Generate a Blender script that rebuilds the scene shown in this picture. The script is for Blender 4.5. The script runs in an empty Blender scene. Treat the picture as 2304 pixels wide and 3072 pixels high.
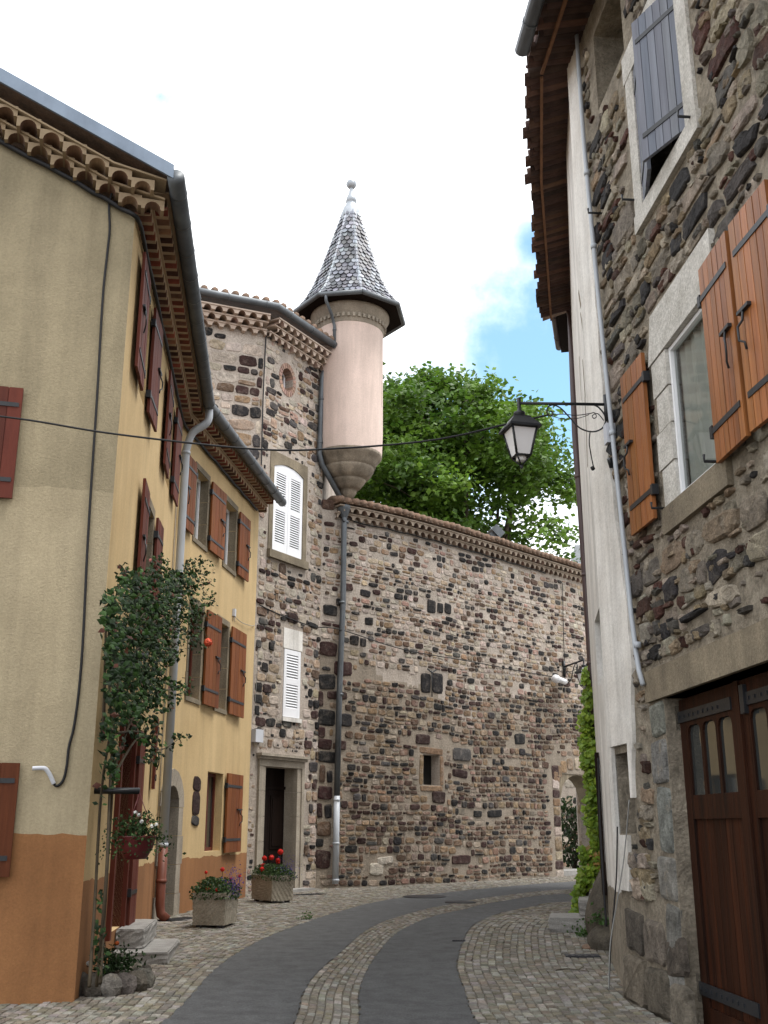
import bpy, bmesh, math, random
from mathutils import Vector, Matrix

R = random.Random(11)
sc = bpy.context.scene
rad = math.radians

# ------------------------------------------------------------------ camera
CAM_H, PITCH, FOC = 1.5, rad(16.7), 3150.0          # focal length in pixels of the 2304 x 3072 photograph
cd = bpy.data.cameras.new('camera')
cd.sensor_fit = 'VERTICAL'; cd.sensor_height = 36.0; cd.lens = 36.0 * FOC / 3072.0
cd.clip_start = 0.1; cd.clip_end = 3000
cam = bpy.data.objects.new('camera', cd); sc.collection.objects.link(cam)
cam.location = (0, 0, CAM_H); cam.rotation_euler = (rad(90) + PITCH, 0, 0)
sc.camera = cam

# ------------------------------------------------------------------ world, sun, exposure
SUN_EL, SUN_AZ = rad(68), rad(102)                   # azimuth from +Y (ahead) towards +X (right)
CLOUD, SKYS, SUNS, EXPO = 1.25, 0.15, 2.2, 0.84
CT, ST = math.cos(PITCH), math.sin(PITCH)
def ray(u, v):
    x = (u - 1152.0) / FOC; y = (1536.0 - v) / FOC
    return Vector((x, CT - y * ST, ST + y * CT))
w = bpy.data.worlds.new('World'); sc.world = w; w.use_nodes = True
nt = w.node_tree; nt.nodes.clear(); L = nt.links.new
def N(t, **k):
    n = nt.nodes.new(t)
    for a, b in k.items(): setattr(n, a, b)
    return n
out = N('ShaderNodeOutputWorld')
sky = N('ShaderNodeTexSky', sky_type='NISHITA'); sky.sun_disc = False
sky.sun_elevation = SUN_EL; sky.sun_rotation = SUN_AZ; sky.air_density = 1.0; sky.dust_density = 0.6; sky.ozone_density = .4
b1 = N('ShaderNodeBackground'); b1.inputs[1].default_value = SKYS; tn = N('ShaderNodeMix'); tn.data_type = 'RGBA'; tn.blend_type = 'MULTIPLY'; tn.inputs[0].default_value = 1; L(sky.outputs[0], tn.inputs[6]); tn.inputs[7].default_value = (.74, 1.06, 1.05, 1); L(tn.outputs[2], b1.inputs[0])
b2 = N('ShaderNodeBackground'); b2.inputs[1].default_value = CLOUD
tc = N('ShaderNodeTexCoord')
nz = N('ShaderNodeTexNoise'); nz.inputs['Scale'].default_value = 9; nz.inputs['Detail'].default_value = 7; nz.inputs['Roughness'].default_value = .58
L(tc.outputs['Generated'], nz.inputs['Vector'])
nz2 = N('ShaderNodeTexNoise'); nz2.inputs['Scale'].default_value = 2.6; nz2.inputs['Detail'].default_value = 5
L(tc.outputs['Generated'], nz2.inputs['Vector'])
cr = N('ShaderNodeValToRGB'); cr.color_ramp.elements[0].position = .3; cr.color_ramp.elements[1].position = .62
cr.color_ramp.elements[0].color = (.80, .86, .94, 1); cr.color_ramp.elements[1].color = (1, 1, 1, 1)
L(nz2.outputs['Fac'], cr.inputs[0]); L(cr.outputs[0], b2.inputs[0])
def patch(u, v, r0, r1, amp):                       # a hole in the cloud round a direction of the sky
    d = ray(u, v).normalized()
    dist = N('ShaderNodeVectorMath', operation='DISTANCE'); L(tc.outputs['Generated'], dist.inputs[0]); dist.inputs[1].default_value = d
    sub = N('ShaderNodeMath', operation='MULTIPLY_ADD'); L(nz.outputs['Fac'], sub.inputs[0]); sub.inputs[1].default_value = amp; sub.inputs[2].default_value = -amp * .5
    ad = N('ShaderNodeMath', operation='ADD'); L(dist.outputs['Value'], ad.inputs[0]); L(sub.outputs[0], ad.inputs[1])
    mr = N('ShaderNodeMapRange', interpolation_type='SMOOTHSTEP'); L(ad.outputs[0], mr.inputs[0])
    mr.inputs[1].default_value = r0; mr.inputs[2].default_value = r1; mr.inputs[3].default_value = 1; mr.inputs[4].default_value = 0
    return mr.outputs[0]
m = patch(1700, 1130, .065, .14, .17)
for p in (patch(1630, 730, .0, .05, .08), patch(1380, 1330, .03, .11, .15), patch(480, 290, -.03, .03, .12)):
    mx = N('ShaderNodeMath', operation='MAXIMUM'); L(m, mx.inputs[0]); L(p, mx.inputs[1]); m = mx.outputs[0]
hz = N('ShaderNodeMath', operation='MULTIPLY'); L(m, hz.inputs[0]); hz.inputs[1].default_value = .93; m = hz.outputs[0]
mixs = N('ShaderNodeMixShader'); L(m, mixs.inputs[0]); L(b2.outputs[0], mixs.inputs[1]); L(b1.outputs[0], mixs.inputs[2])
L(mixs.outputs[0], out.inputs[0])
sd = bpy.data.lights.new('sun', 'SUN'); sd.energy = SUNS; sd.angle = rad(24); sd.color = (1, .96, .9)
sun = bpy.data.objects.new('sun', sd); sc.collection.objects.link(sun)
sdir = Vector((math.sin(SUN_AZ) * math.cos(SUN_EL), math.cos(SUN_AZ) * math.cos(SUN_EL), math.sin(SUN_EL)))
sun.rotation_euler = sdir.to_track_quat('Z', 'Y').to_euler(); sun.location = (0, 0, 60)
vs = sc.view_settings; vs.view_transform = 'Standard'; vs.look = 'None'; vs.exposure = EXPO; vs.gamma = 1; vs.use_curve_mapping = False

# ------------------------------------------------------------------ helpers: materials
def M(name, c, c2=None, var=.25, vscale=2.0, rough=.85, bump=.25, bscale=60, attr=False, metal=0, stretch=(1, 1, 1),
      streak=0, spec=.3, trans=0, dist=.01, fine=0, smear=None, smear_s=6.0, smear_p=(.5, .68), fr=(.72, 1.12), tint=False, s2=.3):
    mt = bpy.data.materials.new(name); mt.use_nodes = True
    t = mt.node_tree; ns = t.nodes; ln = t.links.new
    bs = ns['Principled BSDF']; bs.inputs['Roughness'].default_value = rough; bs.inputs['Metallic'].default_value = metal
    bs.inputs['Specular IOR Level'].default_value = spec
    co = ns.new('ShaderNodeTexCoord'); mp = ns.new('ShaderNodeMapping'); mp.inputs['Scale'].default_value = stretch
    ln(co.outputs['Object'], mp.inputs[0])
    def noise(scale, det=6, vec=mp.outputs[0], ro=.6):
        n = ns.new('ShaderNodeTexNoise'); n.inputs['Scale'].default_value = scale; n.inputs['Detail'].default_value = det
        n.inputs['Roughness'].default_value = ro; ln(vec, n.inputs['Vector']); return n.outputs['Fac']
    def ramp(fac, a, b, p0=.3, p1=.7):
        r = ns.new('ShaderNodeValToRGB'); r.color_ramp.elements[0].position = p0; r.color_ramp.elements[1].position = p1
        r.color_ramp.elements[0].color = (*a, 1); r.color_ramp.elements[1].color = (*b, 1); ln(fac, r.inputs[0]); return r.outputs[0]
    def mult(a, b):
        x = ns.new('ShaderNodeMix'); x.data_type = 'RGBA'; x.blend_type = 'MULTIPLY'; x.inputs[0].default_value = 1
        ln(a, x.inputs[6]); ln(b, x.inputs[7]); return x.outputs[2]
    if attr:
        at = ns.new('ShaderNodeAttribute'); at.attribute_name = 'col'
        col = mult(at.outputs['Color'], ramp(noise(vscale), (1 - var,) * 3, (1 + var * .6,) * 3))
    else:
        if c2 is None: c2 = tuple(x * (1 - var) for x in c)
        col = ramp(noise(vscale), c2, c)
    if streak:
        m2 = ns.new('ShaderNodeMapping'); m2.inputs['Scale'].default_value = (2.2, 2.2, .22); ln(co.outputs['Object'], m2.inputs[0])
        col = mult(col, ramp(noise(1.6, 5, m2.outputs[0]), (1 - streak,) * 3, (1, 1, 1), .34, .6))
        m3 = ns.new('ShaderNodeMapping'); m3.inputs['Scale'].default_value = (7, 7, .35); ln(co.outputs['Object'], m3.inputs[0])
        col = mult(col, ramp(noise(1.8, 6, m3.outputs[0], .7), (1 - streak * s2, 1 - streak * s2 * 1.05, 1 - streak * s2 * 1.1), (1.0, 1.0, 1.0), .3, .48))
    if fine:
        col = mult(col, ramp(noise(fine, 3, ro=.8), (fr[0],) * 3, (fr[1],) * 3, .35, .65))
    if tint:
        at2 = ns.new('ShaderNodeAttribute'); at2.attribute_name = 'col'; col = mult(col, at2.outputs['Color'])
    if smear:
        x = ns.new('ShaderNodeMix'); x.data_type = 'RGBA'; bw = ns.new('ShaderNodeRGBToBW'); ln(at.outputs['Color'], bw.inputs[0]); lm = ns.new('ShaderNodeMapRange'); ln(bw.outputs[0], lm.inputs[0]); lm.inputs[1].default_value = .03; lm.inputs[2].default_value = .3; lm.inputs[3].default_value = .25; lm.inputs[4].default_value = 1
        mm_ = ns.new('ShaderNodeMath'); mm_.operation = 'MULTIPLY'; ln(ramp(noise(smear_s, 8, ro=.75), (0, 0, 0), (.85,) * 3, *smear_p), mm_.inputs[0]); ln(lm.outputs[0], mm_.inputs[1]); ln(mm_.outputs[0], x.inputs[0])
        ln(col, x.inputs[6]); x.inputs[7].default_value = (*smear, 1); col = x.outputs[2]
    ln(col, bs.inputs['Base Color'])
    if bump:
        bp = ns.new('ShaderNodeBump'); bp.inputs['Strength'].default_value = bump; bp.inputs['Distance'].default_value = dist
        ln(noise(bscale, 8, ro=.7), bp.inputs['Height']); ln(bp.outputs[0], bs.inputs['Normal'])
    if trans:
        tr = ns.new('ShaderNodeBsdfTranslucent'); ln(col, tr.inputs[0])
        mx = ns.new('ShaderNodeMixShader'); mx.inputs[0].default_value = trans
        ln(bs.outputs[0], mx.inputs[1]); ln(tr.outputs[0], mx.inputs[2]); ln(mx.outputs[0], ns['Material Output'].inputs[0])
    return mt
def glass_mat(name):
    mt = bpy.data.materials.new(name); mt.use_nodes = True
    t = mt.node_tree; ns = t.nodes; ln = t.links.new
    ns.remove(ns['Principled BSDF'])
    tr = ns.new('ShaderNodeBsdfTransparent'); tr.inputs[0].default_value = (.82, .86, .85, 1)
    gl = ns.new('ShaderNodeBsdfGlossy'); gl.inputs['Roughness'].default_value = .03
    fr = ns.new('ShaderNodeFresnel'); fr.inputs[0].default_value = 1.5
    mx = ns.new('ShaderNodeMixShader'); ln(fr.outputs[0], mx.inputs[0]); ln(tr.outputs[0], mx.inputs[1]); ln(gl.outputs[0], mx.inputs[2])
    ln(mx.outputs[0], ns['Material Output'].inputs[0]); return mt

m_yel = M('yellow_render', (.62, .46, .245), (.52, .375, .19), vscale=.9, streak=.14, bump=.5, bscale=55, dist=.012, fine=45, fr=(.88, 1.06))
m_yel_dirty = M('weathered_yellow_render', (.38, .32, .21), (.285, .24, .155), vscale=1.3, streak=.22, bump=.7, bscale=40, dist=.015, fine=35, fr=(.88, 1.06))
m_patch = M('paler_render_patch', (.45, .38, .255), (.365, .305, .20), vscale=1.3, streak=.2, bump=.6, bscale=45, dist=.014, fine=40, fr=(.88, 1.06))
m_ora = M('orange_base_paint', (.34, .162, .066), (.255, .118, .048), vscale=1.1, streak=.18, bump=.5, bscale=55, dist=.012, fine=45, fr=(.88, 1.06))
m_mortar = M('lime_mortar', (.52, .455, .395), (.37, .315, .265), vscale=1.3, streak=.2, bump=.8, bscale=26, dist=.03, fine=30)
m_mortar_e = M('earthy_shaded_mortar', (.36, .305, .245), (.24, .20, .155), vscale=1.6, streak=.15, bump=.9, bscale=26, dist=.03, fine=30)  # brown old mortar, its tone lowered further to stand for street shade
m_mortar_d = M('rough_grey_mortar', (.42, .365, .285), (.20, .17, .13), vscale=5, bump=1.0, bscale=18, dist=.06, fine=22)
m_stone = M('rubble_stone', None, attr=True, var=.45, vscale=9, bump=.9, bscale=24, dist=.03, fine=38, smear=(.47, .395, .335))
m_stone_r = M('rough_rubble_stone', None, attr=True, var=.5, vscale=7, bump=1.0, bscale=26, dist=.06, fine=26, smear=(.37, .32, .25), smear_s=5, smear_p=(.56, .68))
m_dress = M('dressed_limestone', (.42, .37, .30), (.30, .26, .21), vscale=2.4, streak=.25, bump=.5, bscale=45, dist=.012, fine=50)
m_dress_d = M('weathered_sandstone', (.30, .25, .175), (.17, .14, .10), vscale=2.2, streak=.3, bump=.6, bscale=40, dist=.015, fine=45)
m_white_stone = M('whitewashed_stone', (.62, .60, .56), (.42, .40, .36), vscale=5, bump=.7, bscale=30, dist=.02, fine=40)
m_corbel = M('grey_corbel_stone', (.36, .30, .23), (.17, .14, .105), vscale=2.2, streak=.45, bump=.5, bscale=40, dist=.014, fine=45)
m_pink = M('pink_render', (.68, .54, .475), (.58, .465, .405), vscale=1.1, streak=.2, bump=.35, bscale=50, dist=.01, fine=40, fr=(.88, 1.06))
m_plaster = M('white_plaster', (.84, .82, .78), (.66, .63, .585), vscale=2.2, streak=.3, bump=.5, bscale=30, dist=.015, fine=30, fr=(.88, 1.06))
m_granite = M('granite', (.34, .33, .31), (.22, .21, .20), vscale=6, bump=.6, bscale=60, dist=.01, fine=90)
m_trough = M('chiselled_stone', (.40, .36, .29), (.27, .24, .19), vscale=4, bump=.8, bscale=14, dist=.03, stretch=(1, 1.6, 1.4), fine=50)
m_verge = M('blue_grey_flashing', (.20, .25, .32), (.15, .19, .25), vscale=3, rough=.5, metal=.3, bump=.05, bscale=30, spec=.4, streak=.15)
m_zinc = M('grey_zinc', (.135, .15, .165), (.085, .095, .105), vscale=3, rough=.5, metal=.35, bump=.05, bscale=30, spec=.5, streak=.2)
m_zinc_l = M('pale_lead', (.40, .43, .47), (.28, .31, .34), vscale=6, rough=.5, metal=.3, bump=.1, bscale=30, spec=.5)
m_pipe = M('grey_plastic_pipe', (.40, .43, .47), var=.12, rough=.45, bump=0, spec=.5)
m_brownpipe = M('brown_pipe', (.075, .045, .045), var=.2, rough=.45, bump=0, spec=.5)
m_redpipe = M('rust_red_pipe', (.16, .05, .03), var=.3, vscale=5, rough=.5, bump=.1)
m_terra = M('terracotta', (.26, .165, .115), (.13, .095, .07), vscale=6, bump=.5, bscale=50, dist=.01, fine=40)
m_terra_m = M('genoise_tile', None, attr=True, var=.35, vscale=5, bump=.4, bscale=50, dist=.01)
m_gen_y = M('yellow_genoise_mortar', (.40, .29, .185), (.31, .22, .14), vscale=3, bump=.5, bscale=40, dist=.01)
m_gen_y2 = M('ochre_genoise_mortar', (.33, .25, .16), (.25, .185, .12), vscale=3, bump=.5, bscale=40, dist=.01)
m_gen_w = M('weathered_coping_mortar', (.34, .275, .215), (.22, .175, .135), vscale=2, bump=.5, bscale=40, dist=.01)
m_gen_p = M('pink_genoise_mortar', (.50, .41, .34), (.38, .30, .245), vscale=2, bump=.5, bscale=40, dist=.01)
m_wood_red = M('red_brown_paint', (.13, .033, .02), (.085, .022, .015), vscale=4, rough=0.6, bump=.25, bscale=30, stretch=(3, 3, .3), tint=True, spec=0.16)
m_wood_or = M('varnished_wood', (.22, .072, .022), (.125, .038, .012), vscale=5, rough=0.6, bump=.3, bscale=25, stretch=(4, 4, .25), tint=True, spec=0.16)
m_wood_or2 = M('honey_varnished_wood', (.34, .128, .038), (.165, .058, .018), vscale=5, rough=.42, bump=.3, bscale=22, stretch=(5, 5, .25), tint=True, spec=0.3)
m_wood_brn = M('red_brown_stained_wood', (.115, .033, .014), (.07, .02, .009), vscale=4, rough=0.6, bump=.3, bscale=25, stretch=(4, 4, .25), tint=True, spec=0.16)
m_wood_gar = M('dark_stained_wood', (.040, .012, .0045), (.009, .0035, .002), vscale=4, rough=0.6, bump=.35, bscale=20, stretch=(5, 5, .2), tint=True, spec=0.16)
m_wood_dark = M('old_dark_wood', (.014, .008, .006), (.007, .004, .003), vscale=4, rough=0.7, bump=.3, bscale=25, stretch=(4, 4, .3), spec=0.08)
m_wood_grey = M('blue_grey_painted_wood', (.19, .21, .255), (.125, .138, .17), vscale=4, rough=.6, bump=.3, bscale=25, stretch=(5, 5, .25), tint=True, spec=0.2)
m_batten = M('eave_batten', (.22, .11, .06), (.13, .065, .035), vscale=5, bump=.3)
m_white = M('white_paint', (.80, .81, .84), (.74, .75, .78), vscale=3, rough=.5, bump=.05, spec=.4)
m_iron = M('black_iron', (.018, .02, .024), var=.3, vscale=8, rough=.45, bump=.15, bscale=60, spec=.4)
m_cable = M('black_cable', (.015, .015, .017), var=.2, rough=.6, bump=0)
m_greywire = M('grey_wire', (.30, .30, .29), var=.2, rough=.6, bump=0)
m_dark = M('dark_interior', (.012, .011, .010), var=.2, bump=0)
m_pane = M('dark_window_glass', (.03, .034, .034), var=.2, rough=.04, bump=0, spec=.6)
m_glass = glass_mat('clear_glass')
m_opal = M('opal_glass', (.80, .80, .82), var=.06, rough=.35, bump=0, spec=.5)
m_curtain = M('net_curtain', (.62, .62, .58), (.52, .52, .49), vscale=3, bump=.1, bscale=80)
m_asph = M('asphalt', (.115, .117, .12), (.07, .071, .073), vscale=5, bump=.9, bscale=110, dist=.012, fine=70, fr=(.6, 1.3))
m_sand = M('joint_sand', (.16, .14, .11), (.11, .095, .075), vscale=5, bump=.6, bscale=60, dist=.01, fine=60)
m_sett = M('stone_sett', None, attr=True, var=.35, vscale=12, bump=.6, bscale=40, dist=.01, fine=50)
m_ground = M('earth', (.20, .17, .13), (.12, .10, .075), vscale=.6, bump=.4, bscale=10)
m_slate = M('fish_scale_slate', None, attr=True, var=.25, vscale=10, rough=.42, bump=.2, bscale=40, spec=.5)
m_leaf = M('leaf', None, attr=True, var=.25, vscale=3, rough=.5, bump=0, spec=.4, trans=.38)
m_leaf_g = M('glossy_leaf', None, attr=True, var=.25, vscale=6, rough=.55, bump=0, spec=.12, trans=.12)
m_petal = M('petal', None, attr=True, var=.2, vscale=10, rough=.6, bump=0, trans=.3)
m_bark = M('bark', (.10, .08, .055), (.05, .04, .03), vscale=4, bump=.6, bscale=20)
m_stem = M('rose_stem', (.06, .045, .025), (.03, .022, .014), vscale=8, bump=.4)
m_redpl = M('red_plastic', (.10, .009, .011), var=.2, rough=.45, bump=0, spec=.5)
m_soil = M('soil', (.03, .02, .013), var=.4, vscale=20, bump=.6, bscale=40)
m_meter = M('pale_grey_plastic', (.55, .57, .62), var=.1, rough=.5, bump=0)
m_cast = M('cast_iron', (.045, .045, .05), var=.3, vscale=10, rough=.55, metal=.3, bump=.4, bscale=60)
m_mush = M('boulder_stone', (.15, .13, .10), (.06, .052, .042), vscale=5, bump=1.0, bscale=12, dist=.05, fine=25)

# ------------------------------------------------------------------ helpers: meshes and objects
ORG = {}
class MB:
    def __init__(s): s.v = []; s.f = []; s.m = []; s.c = []; s.sm = []; s.hc = False
    def add(s, vs, fs, mi=0, col=None, smooth=False):
        b = len(s.v); s.v += [tuple(x) for x in vs]
        if col is not None: s.hc = True
        if col is not None and len(col) == len(vs) and not isinstance(col[0], (int, float)): s.c += [tuple(c) for c in col]
        else: s.c += [tuple(col) if col is not None else (1, 1, 1)] * len(vs)
        for f in fs: s.f.append(tuple(b + i for i in f)); s.m.append(mi); s.sm.append(smooth)
    def build(s, name, mats, parent=None, loc=None, **tags):
        if not isinstance(mats, (list, tuple)): mats = [mats]
        if parent is not None: org = ORG[parent.name]
        else:
            if loc is None:
                xs, ys, zs = zip(*s.v); loc = ((min(xs) + max(xs)) / 2, (min(ys) + max(ys)) / 2, min(zs))
            org = Vector(loc)
        me = bpy.data.meshes.new(name)
        me.from_pydata([(x - org[0], y - org[1], z - org[2]) for x, y, z in s.v], [], s.f)
        for mt in mats: me.materials.append(mt)
        me.polygons.foreach_set('material_index', s.m); me.polygons.foreach_set('use_smooth', s.sm)
        if True:
            ca = me.color_attributes.new('col', 'FLOAT_COLOR', 'POINT')
            ca.data.foreach_set('color', [k for c in s.c for k in (c[0], c[1], c[2], 1.0)])
        me.update()
        o = bpy.data.objects.new(name, me); sc.collection.objects.link(o)
        if parent is not None: o.parent = parent
        else: o.location = org
        ORG[o.name] = Vector(org)
        for k, val in tags.items():
            if val: o[k] = val
        return o
def thing(name, label, category, loc, group=None):
    o = bpy.data.objects.new(name, None); sc.collection.objects.link(o); o.location = loc; o.empty_display_size = .2
    o['label'] = label; o['category'] = category
    if group: o['group'] = group
    ORG[o.name] = Vector(loc); return o

BOXF = [(0, 3, 2, 1), (4, 5, 6, 7), (0, 1, 5, 4), (1, 2, 6, 5), (2, 3, 7, 6), (3, 0, 4, 7)]
def hexa(mb, p, mi=0, col=None): mb.add(p, BOXF, mi, col)
def fbox(mb, F, x0, x1, y0, y1, z0, z1, mi=0, col=None):       # box in a local frame (origin, ex, ey, ez)
    O, ex, ey, ez = F
    q = lambda a, b, c: O + ex * a + ey * b + ez * c
    hexa(mb, [q(x0, y0, z0), q(x1, y0, z0), q(x1, y1, z0), q(x0, y1, z0), q(x0, y0, z1), q(x1, y0, z1), q(x1, y1, z1), q(x0, y1, z1)], mi, col)
WORLD = (Vector((0, 0, 0)), Vector((1, 0, 0)), Vector((0, 1, 0)), Vector((0, 0, 1)))
def frame(o, yaw=0, pitch=0):
    c, s = math.cos(yaw), math.sin(yaw)
    return (Vector(o), Vector((c, s, 0)), Vector((-s, c, 0)), Vector((0, 0, 1)))
def tube(mb, pts, r, n=8, mi=0, col=None, cap=True, r1=None):
    pts = [Vector(p) for p in pts]; k = len(pts); vs = []; fs = []
    up = None
    for i, p in enumerate(pts):
        t = (pts[min(i + 1, k - 1)] - pts[max(i - 1, 0)]).normalized()
        if up is None: up = Vector((0, 0, 1)) if abs(t.z) < .9 else Vector((0, 1, 0))
        a = t.cross(up)
        if a.length < 1e-4: a = t.cross(Vector((1, 0, 0)))
        a.normalize(); b = a.cross(t).normalized(); up = b
        rr = r if r1 is None else r + (r1 - r) * i / max(1, k - 1)
        for j in range(n):
            an = 2 * math.pi * j / n; vs.append(p + a * math.cos(an) * rr + b * math.sin(an) * rr)
    for i in range(k - 1):
        for j in range(n): fs.append((i * n + j, i * n + (j + 1) % n, (i + 1) * n + (j + 1) % n, (i + 1) * n + j))
    if cap: fs.append(tuple(range(n - 1, -1, -1))); fs.append(tuple((k - 1) * n + j for j in range(n)))
    mb.add(vs, fs, mi, col, True)
def lathe(mb, c, prof, n=32, mi=0, col=None, a0=0.0, smooth=True):
    vs = []; fs = []; k = len(prof)
    for r, z in prof:
        for j in range(n):
            a = a0 + 2 * math.pi * j / n; vs.append((c[0] + r * math.sin(a), c[1] - r * math.cos(a), z))
    for i in range(k - 1):
        for j in range(n): fs.append((i * n + j, i * n + (j + 1) % n, (i + 1) * n + (j + 1) % n, (i + 1) * n + j))
    mb.add(vs, fs, mi, col, smooth)
def smooth_path(p, n=8):
    p = [Vector(a) for a in p]; o = []
    for i in range(len(p) - 1):
        a, b, c, d = p[max(i - 1, 0)], p[i], p[i + 1], p[min(i + 2, len(p) - 1)]
        for j in range(n):
            t = j / n
            o.append(.5 * ((2 * b) + (c - a) * t + (2 * a - 5 * b + 4 * c - d) * t * t + (3 * b - a - 3 * c + d) * t ** 3))
    o.append(p[-1]); return o
def at_z(u, v, z):
    r = ray(u, v); t = (z - CAM_H) / r.z; return Vector((r.x * t, r.y * t, z))
def at_y(u, v, Y):
    r = ray(u, v); t = Y / r.y; return Vector((r.x * t, Y, CAM_H + r.z * t))
def g(Y):
    t = min(1, max(0, (Y - 8) / 9.0)); return .2 * t * t * (3 - 2 * t)
def gp(u, v):
    z = 0.1
    for _ in range(25): p = at_z(u, v, z); z = .5 * z + .5 * g(p.y)
    return Vector((p.x, p.y, g(p.y)))

class Wall:                                            # a vertical wall over a plan polyline; s along it, z height, o outwards
    def __init__(s, pts):
        s.p = [Vector((a, b)) for a, b in pts]; s.l = [0]
        for i in range(len(s.p) - 1): s.l.append(s.l[-1] + (s.p[i + 1] - s.p[i]).length)
        s.len = s.l[-1]
        sn = []
        for i in range(len(s.p) - 1):
            d = (s.p[i + 1] - s.p[i]).normalized(); sn.append(Vector((d.y, -d.x)))
        s.sn = sn; s.vn = [sn[0]] + [(sn[i] + sn[i + 1]).normalized() for i in range(len(sn) - 1)] + [sn[-1]]
    def seg(s, q):
        i = 0
        while i < len(s.p) - 2 and q > s.l[i + 1]: i += 1
        return i
    def T(s, q): i = s.seg(q); d = (s.p[i + 1] - s.p[i]).normalized(); return Vector((d.x, d.y, 0))
    def Nn(s, q):
        i = s.seg(q); t = min(1, max(0, (q - s.l[i]) / (s.l[i + 1] - s.l[i]))); n = s.vn[i].lerp(s.vn[i + 1], t); n.normalize(); return Vector((n.x, n.y, 0))
    def P(s, q, z, o=0.0):
        i = s.seg(q); d = (s.p[i + 1] - s.p[i]).normalized(); b = s.p[i] + d * (q - s.l[i]); n = s.Nn(q)
        return Vector((b.x + n.x * o, b.y + n.y * o, z))
    def uv(s, u, v, o=0.0):                            # where the line of sight of a pixel meets the wall
        r = ray(u, v); best = None
        for i in range(len(s.p) - 1):
            a, n = s.p[i] + s.sn[i] * o, s.sn[i]; den = r.x * n.x + r.y * n.y
            if abs(den) < 1e-6: continue
            t = (a.x * n.x + a.y * n.y) / den
            if t <= 0: continue
            d = (s.p[i + 1] - s.p[i]).normalized(); q = (r.x * t - a.x) * d.x + (r.y * t - a.y) * d.y; ln_ = s.l[i + 1] - s.l[i]
            ok = (q >= -1e-3 or i == 0) and (q <= ln_ + 1e-3 or i == len(s.p) - 2)
            if ok and (best is None or (0 <= q <= ln_)): best = (s.l[i] + q, CAM_H + r.z * t)
        return best
    def rect(s, *px):
        q = [s.uv(u, v) for u, v in px]; return min(a for a, b in q), max(a for a, b in q), min(b for a, b in q), max(b for a, b in q)
def wbox(mb, W, s0, s1, z0, z1, o0, o1, mi=0, col=None, step=None):
    n = 1 if not step else max(1, math.ceil((s1 - s0) / step))
    for i in range(n):
        a, b = s0 + (s1 - s0) * i / n, s0 + (s1 - s0) * (i + 1) / n
        hexa(mb, [W.P(a, z0, o0), W.P(b, z0, o0), W.P(b, z0, o1), W.P(a, z0, o1), W.P(a, z1, o0), W.P(b, z1, o0), W.P(b, z1, o1), W.P(a, z1, o1)], mi, col)
def panel(mb, W, s0, s1, z0, z1, holes=(), mi=0, o=0.0, sstep=1.0, zcuts=(), mfun=None, back=None, ztop=None, mrev=None, wob=()):
    S = {s0, s1}; Z = {z0, z1} | {z for z in zcuts if z0 < z < z1}
    for h in holes:
        S |= {min(max(h[0], s0), s1), min(max(h[1], s0), s1)}; Z |= {min(max(h[2], z0), z1), min(max(h[3], z0), z1)}
    k = s0
    while k < s1: S.add(k); k += sstep
    for l in W.l:
        if s0 < l < s1: S.add(l)
    S = sorted(S); Z = sorted(Z)
    S = [x for i, x in enumerate(S) if i == 0 or x - S[i - 1] > 1e-5]; Z = [x for i, x in enumerate(Z) if i == 0 or x - Z[i - 1] > 1e-5]
    idx = {}; vs = []
    def V(a, b):
        if (a, b) not in idx:
            zz = b
            if ztop and b == z1: zz = ztop(a)
            if b in wob: zz += .012 * math.sin(a * 5.3) + .008 * math.sin(a * 13.1 + 1) + .006 * math.sin(a * 29)
            idx[(a, b)] = len(vs); vs.append(W.P(a, zz, o))
        return idx[(a, b)]
    fm = {}
    for i in range(len(S) - 1):
        for j in range(len(Z) - 1):
            cs, cz = (S[i] + S[i + 1]) / 2, (Z[j] + Z[j + 1]) / 2
            if any(h[0] < cs < h[1] and h[2] < cz < h[3] for h in holes): continue
            mm = mfun(cs, cz) if mfun else mi
            fm.setdefault(mm, []).append((V(S[i], Z[j]), V(S[i + 1], Z[j]), V(S[i + 1], Z[j + 1]), V(S[i], Z[j + 1])))
    b = len(mb.v); mb.v += [tuple(x) for x in vs]; mb.c += [(1, 1, 1)] * len(vs)
    for mm, fs in fm.items():
        for f in fs: mb.f.append(tuple(b + i for i in f)); mb.m.append(mm); mb.sm.append(False)
    for h in holes:
        d = h[4]; mr = mrev if mrev is not None else (mfun((h[0]), (h[2] + h[3]) / 2) if mfun else mi)
        p = [W.P(h[0], h[2], o), W.P(h[1], h[2], o), W.P(h[1], h[3], o), W.P(h[0], h[3], o)]
        q = [W.P(h[0], h[2], -d), W.P(h[1], h[2], -d), W.P(h[1], h[3], -d), W.P(h[0], h[3], -d)]
        mb.add(p + q, [(0, 1, 5, 4), (1, 2, 6, 5), (2, 3, 7, 6), (3, 0, 4, 7)], mr)
        if back is not None and (len(h) < 6 or h[5]): mb.add(q, [(0, 1, 2, 3)], back)

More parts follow.
